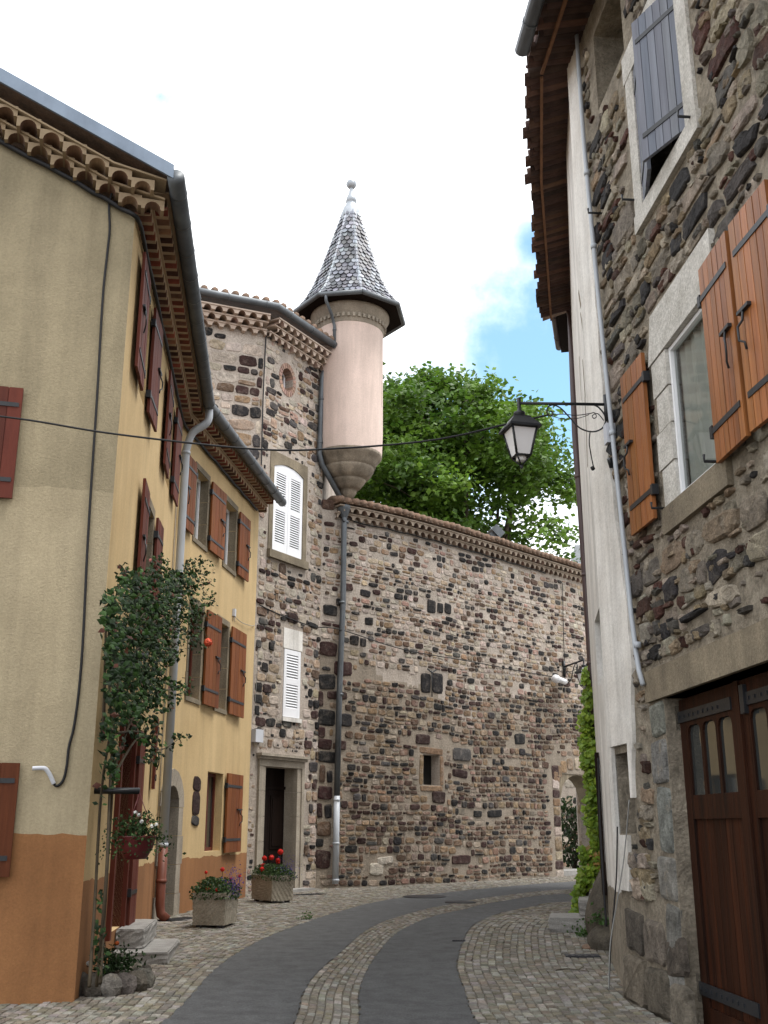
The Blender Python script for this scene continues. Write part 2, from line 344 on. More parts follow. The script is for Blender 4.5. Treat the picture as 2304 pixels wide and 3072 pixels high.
# ---- rubble masonry: every stone a rounded block of its own in the wall mesh
def jit(c, k): f = 1 + R.uniform(-k, k); return tuple(max(.004, x * f * (1 + R.uniform(-.05, .05))) for x in c)
def stone(mb, W, cs, cz, wd, ht, col, relief, mi, n=10, p=3.4, rough=.07):
    ro = R.uniform(-.09, .09); vs = []
    ph = [R.uniform(-rough, rough) for _ in range(n)]
    tl = R.uniform(-.3, .3) * relief; tz = R.uniform(-.25, .4) * relief
    for sc_, of in ((1.0, -.012), (.95, relief * .7), (.78, relief * 1.04)):
        for j in range(n):
            a = 2 * math.pi * (j + .5) / n; ca, sa = math.cos(a), math.sin(a)
            x = math.copysign(abs(ca) ** (2 / p), ca) * wd / 2 * sc_ * (1 + ph[j]); z = math.copysign(abs(sa) ** (2 / p), sa) * ht / 2 * sc_ * (1 + ph[(j * 3) % n])
            of2 = of if sc_ == 1 else of + tl * x / wd * 2 + tz * z / ht * 2 + R.uniform(-.3, .3) * relief * (1 if rough > .12 else .55)
            vs.append(W.P(cs + x - z * ro, cz + z + x * ro, of2))
    vs.append(W.P(cs, cz, relief * 1.12))
    fs = []
    for k in range(2):
        for j in range(n): fs.append((k * n + j, k * n + (j + 1) % n, (k + 1) * n + (j + 1) % n, (k + 1) * n + j))
    for j in range(n): fs.append((2 * n + j, 2 * n + (j + 1) % n, 3 * n))
    mb.add(vs, fs, mi, col)
def masonry(mb, W, s0, s1, z0, z1, holes, hr, wr, pal, relief, mi, gap=.022, skip=None, n=11, zmax=None, rough=.11, miss=.05, wave=.05):
    z = z0; k = R.uniform(0, 6)
    while z < z1:
        h = R.uniform(*hr); s = s0 + R.uniform(-.02, .1)
        while s < s1 - .04:
            w_ = R.uniform(*wr) * (.7 + .6 * h / hr[1]); w_ = min(w_, s1 - s)
            wv = wave * math.sin(s * .55 + k + z * .2) + wave * .4 * math.sin(s * 1.9 + k * 2)
            cs, cz = s + w_ / 2, z + h / 2 + wv
            subs = [(cs, cz, w_, h)]
            if h > hr[0] * 1.35 and R.random() < .14: subs = [(cs, cz - h * .25, w_, h * .5), (cs, cz + h * .25, w_, h * .5)]
            for a, b, ww, hh in subs:
                ok = R.random() > miss and ww > .05 and b - hh / 2 > z0 - .05 and b + hh / 2 < (zmax(a) if zmax else z1) + .01
                if ok:
                    for q in holes:
                        if a + ww / 2 > q[0] + .0 and a - ww / 2 < q[1] and b + hh / 2 > q[2] and b - hh / 2 < q[3]: ok = False; break
                if ok and skip and skip(a, b, ww, hh): ok = False
                if ok:
                    pc, rl = pal(a, b)
                    gg = gap * R.uniform(.3, 1.9)
                    stone(mb, W, a, b, max(.04, ww - gg), max(.04, hh * R.uniform(.86, 1.0) - gg), pc, relief * rl, mi, n=n, p=R.uniform(2.8, 5.2), rough=rough)
            s += w_
        z += h
BLACK, GREYB, BROWN, DRED, TAN, SAND, PALE = (.017, .016, .017), (.06, .056, .055), (.10, .06, .04), (.042, .018, .016), (.25, .165, .10), (.38, .295, .21), (.46, .395, .335)
PINK = (.34, .225, .18)
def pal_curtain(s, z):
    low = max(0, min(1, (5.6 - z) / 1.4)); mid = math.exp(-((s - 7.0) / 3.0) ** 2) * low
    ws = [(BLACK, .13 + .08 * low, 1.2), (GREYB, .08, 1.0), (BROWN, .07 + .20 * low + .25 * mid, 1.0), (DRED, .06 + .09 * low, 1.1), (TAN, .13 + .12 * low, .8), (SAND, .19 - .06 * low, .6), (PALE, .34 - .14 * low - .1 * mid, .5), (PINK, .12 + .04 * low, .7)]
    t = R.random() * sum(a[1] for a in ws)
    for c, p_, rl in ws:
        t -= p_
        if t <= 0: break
    if low > .5 and c in (PALE, SAND, PINK): c = tuple(x * y for x, y in zip(c, (.66, .62, .58)))  # pale stones low down turn browner, with shade put into their colour
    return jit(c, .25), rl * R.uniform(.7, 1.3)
def pal_house(s, z):
    ws = [(BLACK, .12, 1.2), (GREYB, .10, 1.0), (BROWN, .05, 1.0), (DRED, .06, 1.0), (TAN, .11, .8), (SAND, .18, .6), (PALE, .46, .5), (PINK, .08, .7)]
    t = R.random() * sum(a[1] for a in ws)
    for c, p_, rl in ws:
        t -= p_
        if t <= 0: break
    return jit(c, .25), rl * R.uniform(.7, 1.3)
def pal_barn(s, z):
    ws = [((.045, .042, .042), .12, 1.1), ((.12, .11, .10), .10, 1.0), ((.10, .045, .033), .12, 1.0), ((.30, .23, .15), .20, 1.0), ((.42, .365, .29), .30, 1.0), ((.24, .205, .165), .19, 1.0)]
    t = R.random() * sum(a[1] for a in ws)
    for c, p_, rl in ws:
        t -= p_
        if t <= 0: break
    return jit(c, .25), rl * R.uniform(.6, 1.4)

# ---- joinery on walls
def leaf_frame(W, sh, dirn, ang, o):
    t = W.T(sh) * dirn; n = W.Nn(sh); ex = t * math.cos(ang) + n * math.sin(ang); ez = Vector((0, 0, 1)).cross(ex)
    if ez.dot(n) < 0 and abs(ang) < 1.4: ez = -ez
    return (W.P(sh, 0, o), ex, Vector((0, 0, 1)), ez)
def plank_shutter(par, W, sh, dirn, wd, z0, z1, o, ang, mat, planks=4, hook=True, label=None, thick=.035):
    F = leaf_frame(W, sh, dirn, ang, o); mb = MB(); pw = wd / planks
    fbox(mb, F, 0.003, wd - .003, z0 + .004, z1 - .004, 0, thick - .009)
    for i in range(planks):
        k = R.uniform(.78, 1.22); fbox(mb, F, i * pw + .004, (i + 1) * pw - .004, z0, z1, .004, thick + R.uniform(-.002, .002), 0, (k, k * R.uniform(.94, 1.04), k * R.uniform(.9, 1.06)))
    s = mb.build('shutter', mat, par)
    if label: s['label'] = label
    for zz in (z0 + (z1 - z0) * .16, z1 - (z1 - z0) * .16):
        sb = MB(); fbox(sb, F, -.03, wd * .93, zz - .022, zz + .022, thick, thick + .008); fbox(sb, F, -.05, .0, zz - .045, zz + .045, -.012, thick + .01)
        sb.build('strap_hinge', m_iron, s)
    if hook:
        hb = MB(); zz = (z0 + z1) / 2; O, ex, ey, ez = F
        q = lambda a, b, c: O + ex * a + ey * b + ez * c
        fbox(hb, F, wd * .62, wd * .92, zz + .05, zz + .075, thick, thick + .03)
        tube(hb, [q(wd * .78, zz + .05, thick + .02), q(wd * .78, zz - .02, thick + .03), q(wd * .86, zz - .05, thick + .045), q(wd * .86, zz - .15, thick + .045), q(wd * .78, zz - .18, thick + .03), q(wd * .78, zz - .23, thick + .02)], .009, 6)
        hb.build('espagnolette_handle', m_iron, s)
    return s
def casement(par, W, s0, s1, z0, z1, d, fmat, lights=2, fw=.055, pane=None):
    mb = MB(); o0, o1 = -d, -d + .05
    wbox(mb, W, s0, s0 + fw, z0, z1, o0, o1, 0); wbox(mb, W, s1 - fw, s1, z0, z1, o0, o1, 0)
    wbox(mb, W, s0 + fw, s1 - fw, z0, z0 + fw, o0, o1 - .002); wbox(mb, W, s0 + fw, s1 - fw, z1 - fw, z1, o0, o1 - .002)
    for i in range(1, lights):
        c = s0 + (s1 - s0) * i / lights; wbox(mb, W, c - fw * .55, c + fw * .55, z0 + fw, z1 - fw, o0, o1 + .012)
    wn = mb.build('window', fmat, par)
    pb = MB(); a = [W.P(s0 + fw, z0 + fw, -d + .02), W.P(s1 - fw, z0 + fw, -d + .02), W.P(s1 - fw, z1 - fw, -d + .02), W.P(s0 + fw, z1 - fw, -d + .02)]
    pb.add(a, [(0, 1, 2, 3)]); pb.build('pane', pane or m_pane, wn)
    return wn
def rim_stones(par, W, s0, s1, z0, z1, wd, mat, name='window_surround', o1=.012, sill=True, d=.1, sillp=.05):
    mb = MB()
    n = max(2, round((z1 - z0) / .38))
    for i in range(n):
        a, b = z0 + (z1 - z0) * i / n + .004, z0 + (z1 - z0) * (i + 1) / n - .004; e = wd * R.uniform(.8, 1.25)
        wbox(mb, W, s0 - e, s0 + .003, a, b, -d, o1 + R.uniform(0, .006)); e = wd * R.uniform(.8, 1.25)
        wbox(mb, W, s1 - .003, s1 + e, a, b, -d, o1 + R.uniform(0, .006))
    wbox(mb, W, s0 - wd, s1 + wd, z1 + .003, z1 + wd * 1.2, -d, o1 + .004)
    if sill: wbox(mb, W, s0 - wd * .9, s1 + wd * .9, z0 - wd * .9, z0 - .003, -d, o1 + sillp)
    return mb.build(name, mat, par)
def genoise(par, W, s0, s1, zf, rows, mort, tile=.21, rowh=.15, proj=.13, r=.078, name='cornice', slab=.035, dark=(.10, .05, .035), cols=((.27, .085, .055), (.21, .07, .045), (.27, .125, .08), (.30, .17, .10))):
    mb = MB(); n = max(1, round((s1 - s0) / tile)); tw = (s1 - s0) / n
    for k in range(rows):
        o1 = proj * (k + 1); o0 = -.02
        for i in range(n):
            c = s0 + tw * (i + .5) + (tw * .5 if k % 2 else 0)
            if c + tw / 2 > s1 + .01: c -= tw * n if False else 0
            if c + tw / 2 > s1 + tw * .3: continue
            zb = zf(c) + k * (rowh + slab); pr = [(c - tw / 2, zb)]
            for j in range(9):
                a = math.pi * (1 - j / 8); pr.append((c + math.cos(a) * r * min(1, tw / .21), zb + .004 + math.sin(a) * r * 1.1))
            pr.append((c + tw / 2, zb)); top = zb + rowh
            m_ = len(pr)
            front = [W.P(a, b, o1) for a, b in pr]; backp = [W.P(a, b, o0) for a, b in pr]; tp = [W.P(a, top, o1) for a, b in pr]
            mb.add(front + tp, [(j, j + 1, m_ + j + 1, m_ + j) for j in range(m_ - 1)], 0)
            mb.add(front + backp, [(j + 1, j, m_ + j, m_ + j + 1) for j in range(1, m_ - 2)], 1, jit(R.choice(list(cols) + [dark]), .25))
            mb.add(front + backp, [(j + 1, j, m_ + j, m_ + j + 1) for j in (0, m_ - 2)], 0)
        q = max(1, math.ceil((s1 - s0) / .6))
        for i in range(q):
            a, b = s0 + (s1 - s0) * i / q, s0 + (s1 - s0) * (i + 1) / q; za, zb_ = zf(a) + k * (rowh + slab) + rowh, zf(b) + k * (rowh + slab) + rowh
            p = [W.P(a, za, o0), W.P(b, zb_, o0), W.P(b, zb_, o1 + .025), W.P(a, za, o1 + .025)]
            p += [x + Vector((0, 0, slab)) for x in p]; hexa(mb, p, 0)
    return mb.build(name, [mort, m_terra_m], par)
def gutter(par, pts, r=.075, mat=None, joints=1.0, name='gutter', cap=True):
    mb = MB(); pts = [Vector(p) for p in pts]; tube(mb, pts, r, 12)
    for a, b in zip(pts[:-1], pts[1:]):
        l = (b - a).length; k = joints * .5
        while k < l:
            c = a.lerp(b, k / l); d = (b - a).normalized(); tube(mb, [c - d * .012, c + d * .012], r + .006, 12); k += joints
    return mb.build(name, mat or m_zinc, par)
def pipe(par, pts, r, mat, rings=(), name='downpipe', n=10):
    mb = MB(); tube(mb, pts, r, n); o = mb.build(name, mat, par)
    for c in rings:
        rb = MB(); tube(rb, [Vector(c) - Vector((0, 0, .025)), Vector(c) + Vector((0, 0, .025))], r + .009, n); rb.build('collar', mat, o)
    return o

# ---- leaves
def leaf(mb, p, size, col, nrm=None, asp=.62):
    if nrm is None:
        nrm = Vector((R.gauss(0, 1), R.gauss(0, 1), R.gauss(0, 1) + .5))
    nrm = nrm.normalized(); t = nrm.cross(Vector((R.gauss(0, 1), R.gauss(0, 1), R.gauss(0, 1)))).normalized(); b = nrm.cross(t)
    l, w_ = size, size * asp; f = nrm * size * R.uniform(.05, .2)
    mb.add([p - t * l * .5, p + b * w_ * .5 - f * .3, p + t * l * .5 - f, p - b * w_ * .5 - f * .3, p + t * l * .05 + f * .4], [(0, 3, 4), (3, 2, 4), (2, 1, 4), (1, 0, 4)], 0, col)
def blossom(mb, p, r, col, n=14):
    for _ in range(n):
        d = Vector((R.gauss(0, 1), R.gauss(0, 1), R.gauss(0, 1) + .3)).normalized()
        leaf(mb, p + d * r * .6, r * 1.15, jit(col, .22), d, .9)
def mixc(a, b, t): return tuple(x + (y - x) * t for x, y in zip(a, b))

# ------------------------------------------------------------------ plan of the place
C0, K0, E0 = (-2.72, 10.06), (-3.35, 16.2), (-2.66, 21.4)          # yellow house: near corner, bend, far end
SC0, SP0 = (-2.764, 22.2), (-1.496, 24.34)                          # stone house: corner, joint with the curtain wall
Q0 = (2.194, 10.3)                                                  # corner between white house and barn
LN = Wall([(-8.0, C0[1] - .27 * 5.28), C0]); L1 = Wall([C0, K0]); L2 = Wall([K0, E0]); LS = Wall([C0, K0, E0])
S0 = Wall([(SC0[0] - 4.6, SC0[1] - 1.95), SC0]); S1 = Wall([SC0, SP0])
wp = smooth_path([(*SP0, 0), (-.2, 25.25, 0), (1.2, 26.5, 0), (2.6, 27.95, 0), (4.14, 29.6, 0), (6.3, 31.9, 0), (8.6, 34.3, 0)], 4)
W = Wall([(a.x, a.y) for a in wp])
RW = Wall([(3.255, 16.5), (2.42, 12.0), Q0]); RS = Wall([Q0, (Q0[0] + .08 * 15, Q0[1] - 15)])
rsY = lambda y: (Q0[1] - y) * math.hypot(1, .08)                    # distance along the barn front for a depth y
l1Y = lambda y: (y - C0[1]) * math.hypot(1, .1026); l2Y = lambda y: (y - K0[1]) * math.hypot(1, .1327)

# ------------------------------------------------------------------ ground, pavement, road
def grid_sheet(name, x0, x1, y0, y1, nx, ny, mat, dz):
    mb = MB(); vs = []; fs = []
    for j in range(ny + 1):
        for i in range(nx + 1):
            x, y = x0 + (x1 - x0) * i / nx, y0 + (y1 - y0) * j / ny; vs.append((x, y, g(y) + dz))
    for j in range(ny):
        for i in range(nx): a = j * (nx + 1) + i; fs.append((a, a + 1, a + nx + 2, a + nx + 1))
    mb.add(vs, fs); return mb.build(name, mat, loc=(0, 0, 0), kind='structure')
gm = MB(); ys = [-400, 0, 8, 9, 10, 11, 12, 13, 14, 15, 16, 17, 40, 100, 900]
gm.add([(x, y, g(y) - .03) for y in ys for x in (-700, 700)], [(2 * i, 2 * i + 1, 2 * i + 3, 2 * i + 2) for i in range(len(ys) - 1)])
gm.build('ground', m_ground, loc=(0, 0, 0), kind='structure')
grid_sheet('pavement', -9, 14, -2, 40, 24, 90, m_sand, 0.0)
def curve(px, pre, post):
    p = [Vector((*a, 0)) for a in pre] + [Vector((gp(u, v).x, gp(u, v).y, 0)) for u, v in px] + [Vector((*a, 0)) for a in post]
    s = smooth_path(p, 10); ln_ = [0]
    for a, b in zip(s[:-1], s[1:]): ln_.append(ln_[-1] + (b - a).length)
    o = []; n = 480; j = 0
    for i in range(n + 1):
        q = ln_[-1] * i / n
        while j < len(s) - 2 and ln_[j + 1] < q: j += 1
        o.append(s[j].lerp(s[j + 1], (q - ln_[j]) / max(1e-6, ln_[j + 1] - ln_[j])))
    return o
cA = curve([(486, 3072), (645, 2911), (771, 2828), (930, 2765), (1096, 2715), (1229, 2692), (1500, 2663), (1718, 2646)], [(-2.3, 2), (-2.1, 6)], [(8, 30), (13, 34)])
cB = curve([(884, 3072), (910, 2984), (950, 2924), (1017, 2865), (1103, 2792), (1196, 2752), (1328, 2719), (1500, 2690), (1718, 2669)], [(-.75, 2), (-.8, 6)], [(8, 25.6), (13, 30)])
cC = curve([(1076, 3072), (1076, 2990), (1103, 2911), (1143, 2851), (1196, 2798), (1295, 2752), (1395, 2729), (1500, 2706), (1718, 2682)], [(-.25, 2), (-.25, 6)], [(8, 23.8), (13, 28)])
cD = curve([(1434, 3072), (1395, 2977), (1371, 2898), (1388, 2831), (1421, 2778), (1500, 2742), (1600, 2722), (1718, 2707)], [(1.3, 2), (1.0, 6)], [(8, 22), (13, 26)])
def ribbon(name, a, b, mat, dz, cols=6):
    mb = MB(); vs = []; fs = []; n = len(a)
    for p, q in zip(a, b):
        for i in range(cols + 1):
            r = p.lerp(q, i / cols); vs.append((r.x, r.y, g(r.y) + dz))
    for j in range(n - 1):
        for i in range(cols): k = j * (cols + 1) + i; fs.append((k, k + 1, k + cols + 2, k + cols + 1))
    mb.add(vs, fs); return mb.build(name, mat, loc=(0, 0, 0), kind='structure')
def ragged(c): return [p + Vector((R.uniform(-.018, .018), R.uniform(-.018, .018), 0)) for p in c]
ribbon('road', ragged(cA), ragged(cB), m_asph, .012); ribbon('road', ragged(cC), ragged(cD), m_asph, .012)
def inside(x, y, poly):
    r = False; j = len(poly) - 1
    for i in range(len(poly)):
        (xi, yi), (xj, yj) = poly[i], poly[j]
        if (yi > y) != (yj > y) and x < (xj - xi) * (y - yi) / (yj - yi) + xi: r = not r
        j = i
    return r
street = [(-6, 9.2), C0, K0, E0, SC0, SP0] + [(p.x, p.y) for p in W.p[1:]] + [(12, 30), (3.3, 16.6), Q0, (3.0, .3), (3, -1), (-6, -1)]
SETT = [(.215, .195, .16), (.19, .17, .135), (.27, .255, .225), (.20, .172, .13), (.17, .155, .13), (.24, .225, .20)]
def setts(mb, cv, side, k0, k1, rw, ln_, base=.004, keep=None, top=.008, cols=SETT):
    n = len(cv); nr = []
    for i in range(n):
        t = (cv[min(i + 1, n - 1)] - cv[max(i - 1, 0)]).normalized(); nr.append(Vector((t.y, -t.x, 0)) * side)
    def at(d, o):
        d = min(max(d, 0), n - 1.001); i = int(d); f = d - i; nn = nr[i].lerp(nr[i + 1], f).normalized(); return cv[i].lerp(cv[i + 1], f) + nn * o
    step = (cv[1] - cv[0]).length
    for r in range(k0, k1):
        o0, o1 = r * rw, (r + 1) * rw; d = R.uniform(0, 1)
        while d < n - 2:
            c = at(d, (o0 + o1) / 2); sc_ = max(.35, (at(d + .5, (o0 + o1) / 2) - at(d - .5, (o0 + o1) / 2)).length / step)
            l = ln_ * R.uniform(.75, 1.3) / step / sc_; e = d + l; m_ = at((d + e) / 2, (o0 + o1) / 2)
            if 8.6 < m_.y < 31 and (keep is None or keep(m_.x, m_.y)):
                gg = .004 / step / sc_; h = R.uniform(-.004, .004); gap = .004
                q = [at(d + gg, o0 + gap), at(e - gg, o0 + gap), at(e - gg, o1 - gap), at(d + gg, o1 - gap)]
                q = [p + Vector((R.uniform(-.009, .009), R.uniform(-.009, .009), 0)) for p in q]; ce = sum(q, Vector()) / 4
                vs = [(p.x, p.y, g(p.y) + base - .006) for p in q] + [(p.x + (ce.x - p.x) * .12, p.y + (ce.y - p.y) * .12, g(p.y) + base + top + h + R.uniform(-.003, .003)) for p in q]
                mb.add(vs, [(4, 5, 6, 7), (0, 1, 5, 4), (1, 2, 6, 5), (2, 3, 7, 6), (3, 0, 4, 7)], 0, jit(R.choice(cols), .22))
            d = e
mb = MB()
keepL = lambda x, y: inside(x, y, street)
setts(mb, cA, -1, 0, 54, .083, .115, keep=keepL)
mb.build('pavement', m_sett, loc=(0, 0, 0), kind='structure')
mb = MB(); setts(mb, cD, 1, 0, 38, .083, .115, keep=keepL); mb.build('pavement', m_sett, loc=(0, 0, 0), kind='structure')
mb = MB(); NR = 7
for r in range(NR):
    i = R.uniform(0, 1.0)
    while i < len(cB) - 3:
        ds = (cB[1] - cB[0]).length; e = i + .11 * R.uniform(.75, 1.3) / ds
        def gpt(d, f):
            d = min(d, len(cB) - 1.001); k = int(d); return cB[k].lerp(cB[k + 1], d - k).lerp(cC[k].lerp(cC[k + 1], d - k), f)
        if 8.6 < gpt(i, .5).y < 27:
            q = [gpt(i + .004 / ds, r / NR + .008), gpt(e - .004 / ds, r / NR + .008), gpt(e - .004 / ds, (r + 1) / NR - .008), gpt(i + .004 / ds, (r + 1) / NR - .008)]
            q = [p + Vector((R.uniform(-.005, .005), R.uniform(-.005, .005), 0)) for p in q]; ce = sum(q, Vector()) / 4; h = R.uniform(-.003, .004)
            mb.add([(p.x, p.y, g(p.y) + .002) for p in q] + [(p.x + (ce.x - p.x) * .12, p.y + (ce.y - p.y) * .12, g(p.y) + .014 + h + R.uniform(-.002, .002)) for p in q],
                   [(4, 5, 6, 7), (0, 1, 5, 4), (1, 2, 6, 5), (2, 3, 7, 6), (3, 0, 4, 7)], 0, jit(R.choice(SETT), .22))
        i = e
mb.build('gutter_strip', m_sett, loc=(0, 0, 0), kind='structure')
ribbon('gutter_strip', cB, cC, m_sand, .006)

# ------------------------------------------------------------------ yellow house (left)
yh = thing('yellow_house', 'ochre yellow rendered house with orange base and red-brown shutters on the left of the street', 'house', (C0[0] - 1.5, C0[1] + 4, 0))
ZT = 7.92
rake = lambda s: ZT + (LN.len - s) * .46
band1, band2 = 1.43, 1.02
nb = MB()
up = LN.rect((0, 1165), (45, 1170), (38, 1500), (0, 1490)); lo = LN.rect((0, 2290), (55, 2290), (30, 2630), (0, 2630))
def mf(s, z):
    if z < band1: return 1
    return 2 if z < 4.72 else 0
panel(nb, LN, 0, LN.len, -.1, ZT, [], zcuts=(band1, 4.72), mfun=mf, sstep=.07, wob=(band1, 4.72))
nb.add([LN.P(0, ZT, 0), LN.P(LN.len, ZT, 0), LN.P(0, rake(0), 0)], [(0, 1, 2)], 0)
nb.build('gable_wall', [m_yel_dirty, m_ora, m_patch], yh)
# street fronts with their openings: s0, s1, z0, z1, reveal, has dark back
A = lambda y0, y1, z0, z1, d=.18, b=True: (l1Y(y0), l1Y(y1), z0, z1, d, b)
B = lambda y0, y1, z0, z1, d=.2, b=True: (l2Y(y0), l2Y(y1), z0, z1, d, b)
H1 = [A(11.2, 11.75, 6.35, 7.68), A(14.32, 14.95, 6.32, 7.66), A(12.47, 13.33, 4.0, 5.42), A(11.75, 12.75, .42, 2.62, .22), A(14.95, 15.35, 2.0, 2.95)]
H2 = [B(17.15, 17.8, 6.2, 7.42), B(18.95, 19.68, 6.2, 7.42), B(17.2, 17.85, 3.55, 5.08), B(18.8, 19.45, 3.55, 5.08), B(18.6, 19.55, 1.1, 2.42), B(16.45, 17.1, .1, 2.12, .3)]
mb = MB()
panel(mb, L1, 0, L1.len, -.1, ZT, H1, zcuts=(band2,), mfun=lambda s, z: 1 if z < band2 else 0, back=2, sstep=.12, wob=(band2,))
panel(mb, L2, 0, L2.len, -.1, ZT, H2, zcuts=(band2,), mfun=lambda s, z: 1 if z < band2 else 0, back=2, sstep=.12, wob=(band2,))
e2 = Vector((E0[0], E0[1], 0)); bk = e2 + Vector((-6, 2.2, 0))
mb.add([(e2.x, e2.y, -.1), (bk.x, bk.y, -.1), (bk.x, bk.y, 9), (e2.x, e2.y, ZT)], [(0, 1, 2, 3)], 0)
p0 = LN.P(0, 0); mb.add([(p0.x, p0.y, -.1), (bk.x, bk.y, -.1), (bk.x, bk.y, 9), (p0.x, p0.y, 10.4)], [(0, 1, 2, 3)], 0)
mb.build('wall', [m_yel, m_ora, m_dark], yh)
for s0, s1, z0, z1, d, b in H1[:3] + [H1[4]]: casement(yh, L1, s0, s1, z0, z1, d - .01, m_wood_red if z0 < 6 else m_dress_d, 1, .05)
rim_stones(yh, L1, H1[2][0], H1[2][1], H1[2][2], H1[2][3], .1, m_dress_d, o1=.01, sillp=.02)
for i, (s0, s1, z0, z1, d, b) in enumerate(H2[:5]): casement(yh, L2, s0, s1, z0, z1, d - .01, m_white if i < 2 else m_wood_red, 1 if i < 2 else 2, .06)
for i in (0, 1, 2, 3): rim_stones(yh, L2, *H2[i][:4], .09, m_dress_d, o1=.01, d=.14, sillp=.015)
# shutters of the near front
def sh1(y_h, dirn, wd, z0, z1, mat, W_=L1, f=l1Y, pl=4, o=.03, ang=.03): return plank_shutter(yh, W_, f(y_h), dirn, wd, z0, z1, o, ang, mat, pl)
sh1(11.16, -1, .70, 6.30, 7.70, m_wood_red); sh1(11.79, 1, .68, 6.30, 7.70, m_wood_red)
sh1(14.28, -1, .68, 6.28, 7.68, m_wood_red); sh1(14.99, 1, .66, 6.28, 7.68, m_wood_red)
sh1(12.38, -1, .62, 3.95, 5.45, m_wood_red); sh1(13.42, 1, .55, 3.95, 5.45, m_wood_red)
sh1(14.95, -1, .2, 2.0, 2.95, m_wood_red, pl=1)
for z0, z1, i in ((6.18, 7.44, 0), (6.18, 7.44, 1), (3.5, 5.12, 2), (3.5, 5.12, 3), (1.06, 2.44, 4)):
    y1 = (17.9, 19.78, 17.97, 19.56, 19.66)[i]; wd = (.80, .70, .80, .92, .95)[i]
    sh1(y1, 1, wd, z0, z1, m_wood_or, L2, l2Y, 4)
sh1(16.95, -1, .6, 6.18, 7.44, m_wood_or, L2, l2Y, 4)
# shutters at the edge of the gable
plank_shutter(yh, LN, up[1] - .42, 1, .42, up[2], up[3], .03, 0, m_wood_red, 3, hook=False)
sgl = plank_shutter(yh, LN, lo[1] - .5, 1, .5, lo[2], lo[3], .03, 0, m_wood_brn, 3, hook=False)
# doors: brown boarded door by the rose, stone-arched doorway
s0, s1, z0, z1, d, _ = H1[3]; mb = MB()
for i in range(5): wbox(mb, L1, s0 + (s1 - s0) * i / 5 + .005, s0 + (s1 - s0) * (i + 1) / 5 - .005, z0, z1, -.16, -.12 + (i % 2) * .006)
mb.build('door', m_wood_red, yh)
mb = MB()
wbox(mb, L1, s0 - .10, s0, z0 - .05, z1 + .1, -.1, .05); wbox(mb, L1, s1, s1 + .10, z0 - .05, z1 + .1, -.1, .05); wbox(mb, L1, s0, s1, z1, z1 + .1, -.1, .048)
mb.build('door_frame', m_wood_red, yh)
plank_shutter(yh, L1, s1 + .12, 1, .5, z0, z1, .05, .02, m_wood_red, 3, hook=False)
s0, s1, z0, z1, d, _ = H2[5]
mb = MB(); cc, rr = (s0 + s1) / 2, (s1 - s0) / 2; ez = z1 - rr                 # arch ring with jamb blocks
for i in range(4):
    a, b = .1 + (ez - .1) * i / 4 + .004, .1 + (ez - .1) * (i + 1) / 4 - .004
    wbox(mb, L2, s0 - .26 + .06 * (i % 2), s0 + .004, a, b, -.28, .02); wbox(mb, L2, s1 - .004, s1 + .27 - .06 * (i % 2), a, b, -.28, .02)
for i in range(8):
    a0, a1 = math.pi * i / 8 + .01, math.pi * (i + 1) / 8 - .01
    pt = lambda a, r, o: L2.P(cc - math.cos(a) * r, ez + math.sin(a) * r, o)
    r0, r1 = rr - .002, rr + .25
    hexa(mb, [pt(a0, r0, -.28), pt(a1, r0, -.28), pt(a1, r0, .02), pt(a0, r0, .02), pt(a0, r1, -.28), pt(a1, r1, -.28), pt(a1, r1, .02), pt(a0, r1, .02)])
mb.build('door_surround', m_dress, yh)
mb = MB()
for i in range(4): wbox(mb, L2, s0 + (s1 - s0) * i / 4 + .004, s0 + (s1 - s0) * (i + 1) / 4 - .004, z0, z1, -.27, -.23 + .006 * (i % 2))
mb.build('door', m_wood_dark, yh)
# exposed dark stones in the render
mb = MB(); q = L2.uv(574, 2340)
for k, (zz, h, c) in enumerate(((2.2, .26, DRED), (1.9, .40, DRED), (1.62, .17, GREYB))): stone(mb, L2, l2Y(18.0), zz - .02, .42, h, c, .02, 0)
mb.build('exposed_stones', m_stone_r, yh)
# cornice of half-round tiles, roof, gutter, verge
genoise(yh, LN, LN.len - 3.6, LN.len + .30, lambda s: rake(min(s, LN.len)) + .0, 2, m_gen_y2, tile=.25, rowh=.125, proj=.14, r=.085, slab=.022, cols=((.30, .19, .12), (.26, .15, .10), (.34, .23, .15)), dark=(.20, .12, .08))
genoise(yh, L1, 0.0, L1.len, lambda s: ZT + .002, 2, m_gen_y, tile=.19, rowh=.123, proj=.16, r=.068, slab=.022)
genoise(yh, L2, 0, L2.len + .05, lambda s: ZT + .002, 2, m_gen_y, tile=.19, rowh=.123, proj=.16, r=.068, slab=.022)
ev = [LS.P(-.06, 8.42, .40), LS.P(L1.len, 8.42, .40), LS.P(LS.len + .15, 8.42, .40)]
gutter(yh, [LS.P(-.32, 8.20, .45), LS.P(L1.len, 8.20, .45), LS.P(LS.len + .22, 8.18, .45)], .095, m_zinc, .6)
mb = MB(); vs = []
for p in [LS.P(-.30, 8.23, .42), LS.P(L1.len, 8.23, .42), LS.P(LS.len + .2, 8.23, .42)]: vs += [p, p + Vector((-5.0, 0, 2.3))]
vs[1] = vs[0] + Vector((-4.83, -1.30, 2.3))
vs += [v + Vector((0, 0, .1)) for v in vs]
mb.add(vs, [(0, 2, 3, 1), (2, 4, 5, 3), (6, 7, 9, 8), (8, 9, 11, 10), (0, 6, 8, 2), (2, 8, 10, 4), (4, 10, 11, 5), (0, 1, 7, 6), (1, 3, 9, 7), (3, 5, 11, 9)])
yr = mb.build('roof', m_terra, yh)
mb = MB()
for k in range(24):
    p = LS.P(LS.len * k / 23.5, 8.30, .43); tube(mb, [p, p + Vector((-2.5, -.1, 1.15))], .08, 8)
mb.build('roof_tiles', m_terra, yr)
